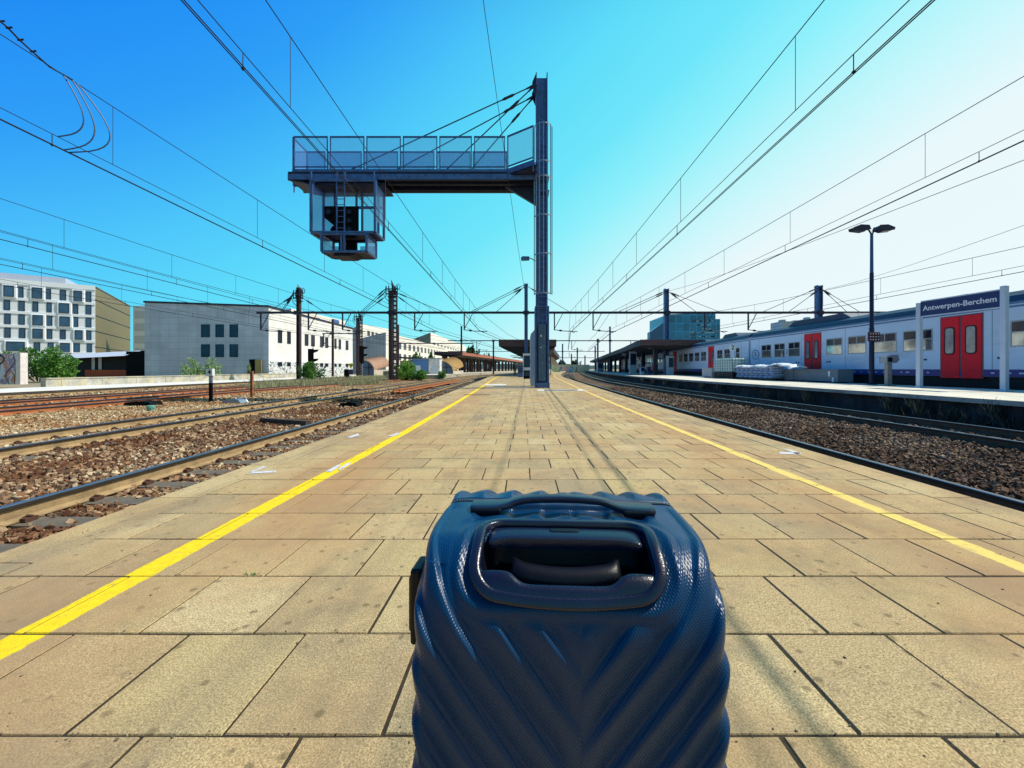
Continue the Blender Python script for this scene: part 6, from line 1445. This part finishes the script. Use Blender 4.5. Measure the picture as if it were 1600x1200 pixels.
for i, (p0, p1, pt_, m, lb) in enumerate(((643.5,669,561.5,mat('hut blue', (0.08,0.20,0.48), 0.6, 0, 0.15, 1),'blue painted equipment hut between bushes and white hut'),(669.5,687,560.5,mat('hut white', (0.72,0.73,0.74), 0.7, 0, 0.1, 1, dirt=((0.3,0.25,0.2),0.4,1.5)),'white painted equipment hut between the blue hut and the ochre shelter'))):
    Yh = 70; x0, x1 = (p0-VX)/F*Yh, (p1-VX)/F*Yh; t = thing('equipment_hut', lb, 'hut', ((x0+x1)/2, Yh, -0.5)); b = MB(); b.box(x0, x1, Yh, Yh+3, -0.5, zat(pt_, Yh)); b.build('wall', m, t, bevel=0.03)
    b = MB(); b.box(x0-0.08, x1+0.08, Yh-0.1, Yh+3.1, zat(pt_, Yh), zat(pt_, Yh)+0.12); b.build('roof', M_galv, t); b = MB(); b.box(x0+0.6, x0+1.5, Yh-0.04, Yh-0.004, -0.4, 1.5); b.build('door', M_signpost, t)

# ---------------------------------------------------------------- vegetation
def leafmat(name, c1, c2):
    m = bpy.data.materials.new(name); m.use_nodes = True; N = m.node_tree.nodes; L = m.node_tree.links; b = N['Principled BSDF']; b.inputs['Roughness'].default_value = 0.6
    g = N.new('ShaderNodeNewGeometry'); r = N.new('ShaderNodeValToRGB'); L.new(g.outputs['Random Per Island'], r.inputs[0]); r.color_ramp.elements[0].color = c1+(1,); r.color_ramp.elements[1].color = c2+(1,)
    L.new(r.outputs[0], b.inputs['Base Color']); tr = N.new('ShaderNodeBsdfTranslucent'); L.new(r.outputs[0], tr.inputs[0]); mx = N.new('ShaderNodeMixShader'); mx.inputs[0].default_value = 0.35
    L.new(b.outputs[0], mx.inputs[1]); L.new(tr.outputs[0], mx.inputs[2]); L.new(mx.outputs[0], N['Material Output'].inputs[0]); return m
G1 = leafmat('leaf green', (0.04,0.15,0.02), (0.14,0.34,0.05)); G2 = leafmat('leaf pale green', (0.14,0.28,0.10), (0.38,0.55,0.26)); G3 = leafmat('leaf dark', (0.012,0.05,0.02), (0.05,0.13,0.04))
def foliage(clumps, n, size, rg):
    Vs = []; tot = sum(r[0]*r[2] for _, r in clumps)
    for c, r in clumps:
        k = max(10, int(n*r[0]*r[2]/tot)); d = rg.normal(size=(k,3)); d /= np.linalg.norm(d, axis=1, keepdims=True); rad = rg.random((k,1))**0.45
        Vs.append(np.array(c)+d*rad*np.array(r))
    C = np.concatenate(Vs); k = len(C); s = size*(0.6+0.8*rg.random((k,1)))
    a = rg.normal(size=(k,3)); a /= np.linalg.norm(a, axis=1, keepdims=True); b_ = rg.normal(size=(k,3)); b_ = np.cross(a, b_); b_ /= np.linalg.norm(b_, axis=1, keepdims=True)
    V = np.stack([C-a*s, C+b_*s*0.5, C+a*s, C-b_*s*0.5], 1).reshape(-1,3); return V, np.arange(k*4).reshape(-1,4)
def plant(name, label, cat, x, y, z0, w, h, m, n, leaf, dome=False, trunk=0.04, seed=1, group=None):
    rg = np.random.default_rng(seed); t = thing(name, label, cat, (x, y, z0), group); cl = []; st = MB()
    ns = 17 if not dome else 22
    for i in range(ns):
        a = rg.random()*2*math.pi; rr = rg.random()**0.6; hx = math.cos(a)*rr*w*0.42; hy = math.sin(a)*rr*w*0.42
        hh = h*(0.35+0.6*(1-rr*rr*0.6)*rg.random()**0.4) if not dome else h*(0.45+0.45*rg.random()*(1-rr*0.5))
        cl.append(((hx, hy, hh), (w*0.10*(0.6+0.9*rg.random()), w*0.11, h*0.13*(0.6+1.0*rg.random()))))
        if rg.random() < 0.6: cl.append(((hx*1.15, hy*1.1, hh+h*0.10*rg.random()+h*0.06), (w*0.035, w*0.035, h*0.10)))
        if not dome: cl.append(((hx*0.8, hy*0.8, hh*0.5), (w*0.16, w*0.16, h*0.30)))
        st.tube([(hx*0.15,hy*0.15,0),(hx*0.6,hy*0.6,hh*0.5),(hx,hy,hh)], [trunk,trunk*0.7,trunk*0.3], 5)
    if dome: st.tube([(0,0,0),(0.05*w,0,h*0.25),(0,0.02*w,h*0.5)], [trunk*3,trunk*2.3,trunk*1.5], 8)
    V, F = foliage(cl, n, leaf, rg); o = npmesh('crown' if dome else 'foliage', V, F, m, 4); o.parent = t
    ORG[t.name] = Vector((0,0,0)); st.build('trunk' if dome else 'stems', M_wood, t); return t
def pplant(name, label, px0, px1, pt_, Y, m, n, leaf, z0=-0.5, cat='bush', **k):
    x0, x1 = (px0-VX)/F*Y, (px1-VX)/F*Y; return plant(name, label, cat, (x0+x1)/2, Y, z0, (x1-x0), zat(pt_, Y)-z0, m, n, leaf, **k)
pplant('bush', 'big bright green bush beside the mural wall at far left', 14, 108, 540, 46, G1, 7000, 0.15, seed=3, trunk=0.05)
pplant('bush', 'pale green shrub below the windows of the grey building', 284, 345, 559, 51, G2, 2200, 0.12, seed=4)
pplant('bush', 'tiny pale shrub by the ochre door', 384, 393, 571, 55, G2, 300, 0.10, seed=5)
pplant('bush', 'rounded dark green bush at the foot of the left brown mast', 466, 508, 566, 49, G1, 3600, 0.12, seed=6)
pplant('bush', 'tall yellow green bush right of the tall lattice mast', 614, 654, 562, 53, leafmat('leaf yellow green', (0.10,0.25,0.03), (0.25,0.48,0.08)), 4200, 0.12, seed=8)
pplant('bush', 'lower green bush in front of the blue hut', 638, 674, 576, 52, G1, 2400, 0.11, seed=9)
pplant('bush', 'small green bush in front of the ochre barrel shelter', 680, 702, 578, 60, G1, 1100, 0.10, seed=10)
pplant('tree', 'dark green tree behind the rusty roofed left canopy', 716, 752, 539, 130, G3, 3000, 0.32, z0=0, cat='tree', dome=True, seed=11, trunk=0.12, group='distant trees')
pplant('tree', 'green tree with a flat crown farther along the left canopy', 748, 778, 552, 160, G3, 1600, 0.35, z0=0, cat='tree', dome=True, seed=12, trunk=0.12, group='distant trees')
pplant('tree', 'small tree above the flat roofed hut beside a chimney', 641, 660, 548, 88, G1, 900, 0.2, z0=0, cat='tree', dome=True, seed=13, trunk=0.08, group='distant trees')
pplant('tree', 'small tree right of the chimney over the flat roofed hut', 664, 682, 550, 88, G1, 900, 0.2, z0=0, cat='tree', dome=True, seed=14, trunk=0.08, group='distant trees')
pplant('tree', 'distant tree right of the tall column under the far portals', 872, 884, 562, 190, G3, 700, 0.4, z0=0, cat='tree', dome=True, seed=15, trunk=0.12, group='distant trees')
pplant('tree', 'distant tree between two far masts right of the column', 892, 908, 561, 195, G3, 800, 0.4, z0=0, cat='tree', dome=True, seed=16, trunk=0.12, group='distant trees')
pplant('bush', 'green bush at the foot of the graffiti wall', 862, 882, 580, 120, G1, 500, 0.2, seed=17)
# hill line far off
b = MB(); pts = [(-500, 0), (-420, 9), (-200, 13), (-80, 11), (60, 14), (150, 8), (320, 12), (520, 10), (900, 7), (1300, 0)]
b.prism(pts, 900, 905, 'y'); struct(b.build('distant_hills', mat('far haze green', (0.30,0.40,0.42), 0.9, 0, 0.2, 0.01)))
rg = np.random.default_rng(5); b = MB()
def weeds(name, label, pts, n, m, leaf, h):
    V = []; 
    for i in range(n):
        a, c_, w = pts[rg.integers(len(pts))]; s = rg.random(); x = a[0]+(c_[0]-a[0])*s+rg.normal()*w; y = a[1]+(c_[1]-a[1])*s+rg.normal()*w; z = a[2]+(c_[2]-a[2])*s
        hh = h*(0.4+0.9*rg.random()); an = rg.random()*6.28; dx, dy = math.cos(an)*leaf, math.sin(an)*leaf; lx, ly = rg.normal()*h*0.35, rg.normal()*h*0.35
        V += [(x-dx,y-dy,z),(x+dx,y+dy,z),(x+lx+dx*0.2,y+ly+dy*0.2,z+hh),(x+lx-dx*0.2,y+ly-dy*0.2,z+hh)]
    V = np.array(V); o = npmesh(name, V, np.arange(len(V)).reshape(-1,4), m, 4); o['kind'] = 'stuff'; o['label'] = label; o['category'] = 'weeds'
weeds('weeds', 'grey green weeds growing on the ballast island between the left tracks', [((-26,40,-0.5),(-15,58,-0.5),1.2),((-20,30,-0.5),(-14,40,-0.5),0.5),((-28,58,-0.5),(-20,72,-0.5),1.5)], 6000, leafmat('dry weeds', (0.22,0.25,0.10), (0.50,0.48,0.30)), 0.03, 0.35)
weeds('wall_plants', 'dry plants hanging in clumps along the dark platform wall', [((E2(y)-0.25+random.uniform(-.1,.1),y,random.uniform(-0.6,-0.2)),(E2(y)-0.1,y+0.5,random.uniform(-0.5,-0.1)),0.10) for y in [9.3,9.9,10.4,11.2,12.1,15.5,16.8,18,22,24,26,27.5,30,33,36]], 1500, leafmat('dark weeds', (0.03,0.035,0.03), (0.10,0.11,0.08)), 0.014, 0.32)
weeds('joint_moss', 'tiny green weed tufts growing in the paving joints', [((-1.26,1.835,0),(-1.18,1.835,0),0.004),((0.2,2.62,0),(0.25,2.62,0),0.003)], 60, G1, 0.002, 0.012)

n = 1500; gx = rng.random(n); gy = 0.9+9*rng.random(n)**1.5; Pg = []; kk = rng.integers(0, 20, n)
for i in range(n):
    if i % 3: yq = 1.032+TD*(int((gy[i]-1.032)/TD))+rng.normal()*0.01
    else: yq = gy[i]
    Pg.append((PL(gy[i])+0.05+(PR(gy[i])-PL(gy[i])-0.1)*gx[i], yq, 0.001))
Pg = np.array(Pg); cube = np.array([(-1,-1,-1),(1,-1,-1),(1,1,-1),(-1,1,-1),(-1,-1,1),(1,-1,1),(1,1,1),(-1,1,1)], float)
Vg = Pg[:,None,:]+cube[None]*(0.0009+0.0022*rng.random((n,1,1))**3)*(0.5+rng.random((n,8,3))); fc = np.array([(0,3,2,1),(4,5,6,7),(0,1,5,4),(1,2,6,5),(2,3,7,6),(3,0,4,7)])
o = npmesh('grit', Vg.reshape(-1,3), (fc[None]+np.arange(n)[:,None,None]*8).reshape(-1,4), mat('grit', (0.22,0.18,0.13), 0.9, 0, 0.4, 30, island=0.6), 4); o['kind'] = 'stuff'; o['label'] = 'loose grit and crumbs scattered on the paving'; o['category'] = 'grit'
# ---------------------------------------------------------------- trackside things
Yk = 18.0; Xk = (329.5-VX)/F*Yk; zt_ = zat(576, Yk)
t = thing('marker_post', 'striped marker post with a white number 4 head between the left tracks', 'marker post', (Xk, Yk, -0.55))
b = MB(); b.box(Xk-0.065, Xk+0.065, Yk-0.04, Yk+0.04, -0.55, 0.30); b.build('lower_post', M_black, t); b = MB(); b.box(Xk-0.063, Xk+0.063, Yk-0.038, Yk+0.038, 0.30, 0.62); b.build('upper_post', M_galv, t)
b = MB(); b.prism([(Xk-0.16,0.62),(Xk+0.13,0.62),(Xk+0.13,0.92),(Xk+0.05,0.93),(Xk-0.16,0.90)], Yk-0.09, Yk+0.06, 'y'); hp = b.build('head', M_white, t); text_mesh('digit', '4', 0.28, M_black, Matrix.Translation((Xk+0.0, Yk-0.093, 0.77)) @ FACE_Y, hp, 0.002, 0.006)
Yk = 20.5; Xk = (393.5-VX)/F*Yk; b = MB(); b.box(Xk-0.06, Xk+0.06, Yk-0.05, Yk+0.05, -0.55, 0.75); b.box(Xk-0.07, Xk+0.07, Yk-0.055, Yk+0.055, 0.75, 0.80); tag(b.build('rusty_post', M_rusty), 'short rusty post right of the numbered marker post', 'post')
Yk = 15.3; p = gz(236, 640, -0.52); b = MB(); b.lathe((p.x,p.y,-0.55), [(0.11,0),(0.13,0.10),(0.13,0.16),(0.10,0.18)], 14); tag(b.build('pipe_cap', mat('turquoise', (0.12,0.34,0.28), 0.8)), 'small turquoise pipe cap lying on the pale ballast', 'pipe cap')
def lump(name, label, cat, px0, px1, py, h, m, X=None):
    a = gz(px0, py, -0.52); c_ = gz(px1, py, -0.52); b = MB(); n = 10; vs = []
    b.prism([(a.x,-0.55),(c_.x,-0.55),(c_.x-0.1,-0.55+h*0.8),((a.x+c_.x)/2,-0.55+h),(a.x+0.08,-0.55+h*0.7)], a.y-0.2, a.y+0.35, 'y'); return tag(b.build(name, m, bevel=0.03), label, cat)
lump('cable_box', 'black cable cover box between the second left track rails', 'cable box', 533, 562, 634, 0.16, M_black)
lump('point_machine', 'low black point machine beyond the second left track', 'point machine', 200, 243, 633, 0.17, M_black)
lump('scrap_heap', 'small pale scrap heap left of the weeds', 'scrap heap', 352, 380, 629, 0.18, M_galv)
lump('track_box', 'black track box between the left tracks near the spare rails', 'cable box', 545, 562, 612, 0.18, M_black)
a, c_ = gz(410, 658, -0.5), gz(482, 663, -0.5); b = MB(); b.bar((a.x,a.y,-0.47),(c_.x,c_.y,-0.47),0.16,0.12); tag(b.build('timber_plank', M_wood), 'dark timber plank lying on the ballast by the nearest left track', 'plank')
a = gz(452, 666, -0.5)
t = thing('spare_rails', 'pair of rusty spare rails resting on blocks between the first and second left tracks', 'spare rails', (-7.2, 24, -0.5))
for q in (-7.35, -7.02):
    b = MB(); path = [(q+(0.3*(y-23)/22), y, -0.42) for y in np.arange(23, 45, 2.0)]; b.sweep(prof, path, True); b.build('rail', M_rusty, t)
for y in (23.5, 30, 37): b = MB(); b.box(-7.65, -6.7, y, y+0.25, -0.58, -0.42); b.build('block', M_wood, t)
# signals and signs
def signal(label, px, py0, py1, Y, side=1):
    x = (px-VX)/F*Y; t = thing('railway_signal', label, 'railway signal', (x, Y, -0.5), 'colour light signals'); z0, z1 = zat(py1, Y), zat(py0, Y); w = 0.32
    b = MB(); b.box(x-0.07, x+0.07, Y-0.05, Y+0.05, -0.5, z1-0.2); b.build('post', M_galv, t)
    b = MB(); b.prism([(x-0.45,z0+0.1),(x-0.1,z0-0.35),(x+0.3,z0-0.1),(x+0.3,z1),(x-0.45,z1)], Y-0.12, Y-0.04, 'y'); b.build('backing_board', M_black, t)
    for k in range(3):
        zz = z1-0.35-k*0.6; b = MB(); b.prism([(x+0.3,zz+0.22),(x+0.95,zz+0.25),(x+0.8,zz-0.02),(x+0.3,zz-0.2)], Y-0.3, Y-0.02, 'y'); b.build('lamp_hood', M_black, t) if k != 1 else None
    return t
signal('black signal head with side hoods rising from the bush by the white flank', 487, 545, 570, 54)
signal('black signal head on the thin mast beside the tan shelter', 566, 541, 566, 69)
Yk = 60; x = (548.5-VX)/F*Yk; t = thing('warning_sign', 'yellow downward triangle sign with a small plate on a low post by the signals', 'sign', (x, Yk, -0.5))
b = MB(); b.box(x-0.05, x+0.05, Yk-0.02, Yk+0.02, -0.5, 1.8); b.build('post', M_galv, t); b = MB(); z = zat(568, Yk); b.prism([(x-0.45,z),(x+0.45,z),(x,z-0.75)], Yk-0.06, Yk-0.025, 'y'); b.build('triangle', M_yellow, t)
b = MB(); b.box(x-0.3, x+0.3, Yk-0.06, Yk-0.025, zat(585,Yk), zat(577.5,Yk)); b.build('plate', M_signblue, t); b = MB(); b.box(x-0.08, x+0.08, Yk-0.07, Yk-0.062, zat(571.5,Yk), zat(570,Yk)); b.build('mark', M_black, t)
b = MB(); x = (541-VX)/F*Yk; b.box(x-0.35, x+0.3, Yk, Yk+0.5, -0.5, zat(577,Yk)); tag(b.build('relay_cabinet', M_black, bevel=0.02), 'black relay cabinet left of the yellow triangle sign', 'cabinet')
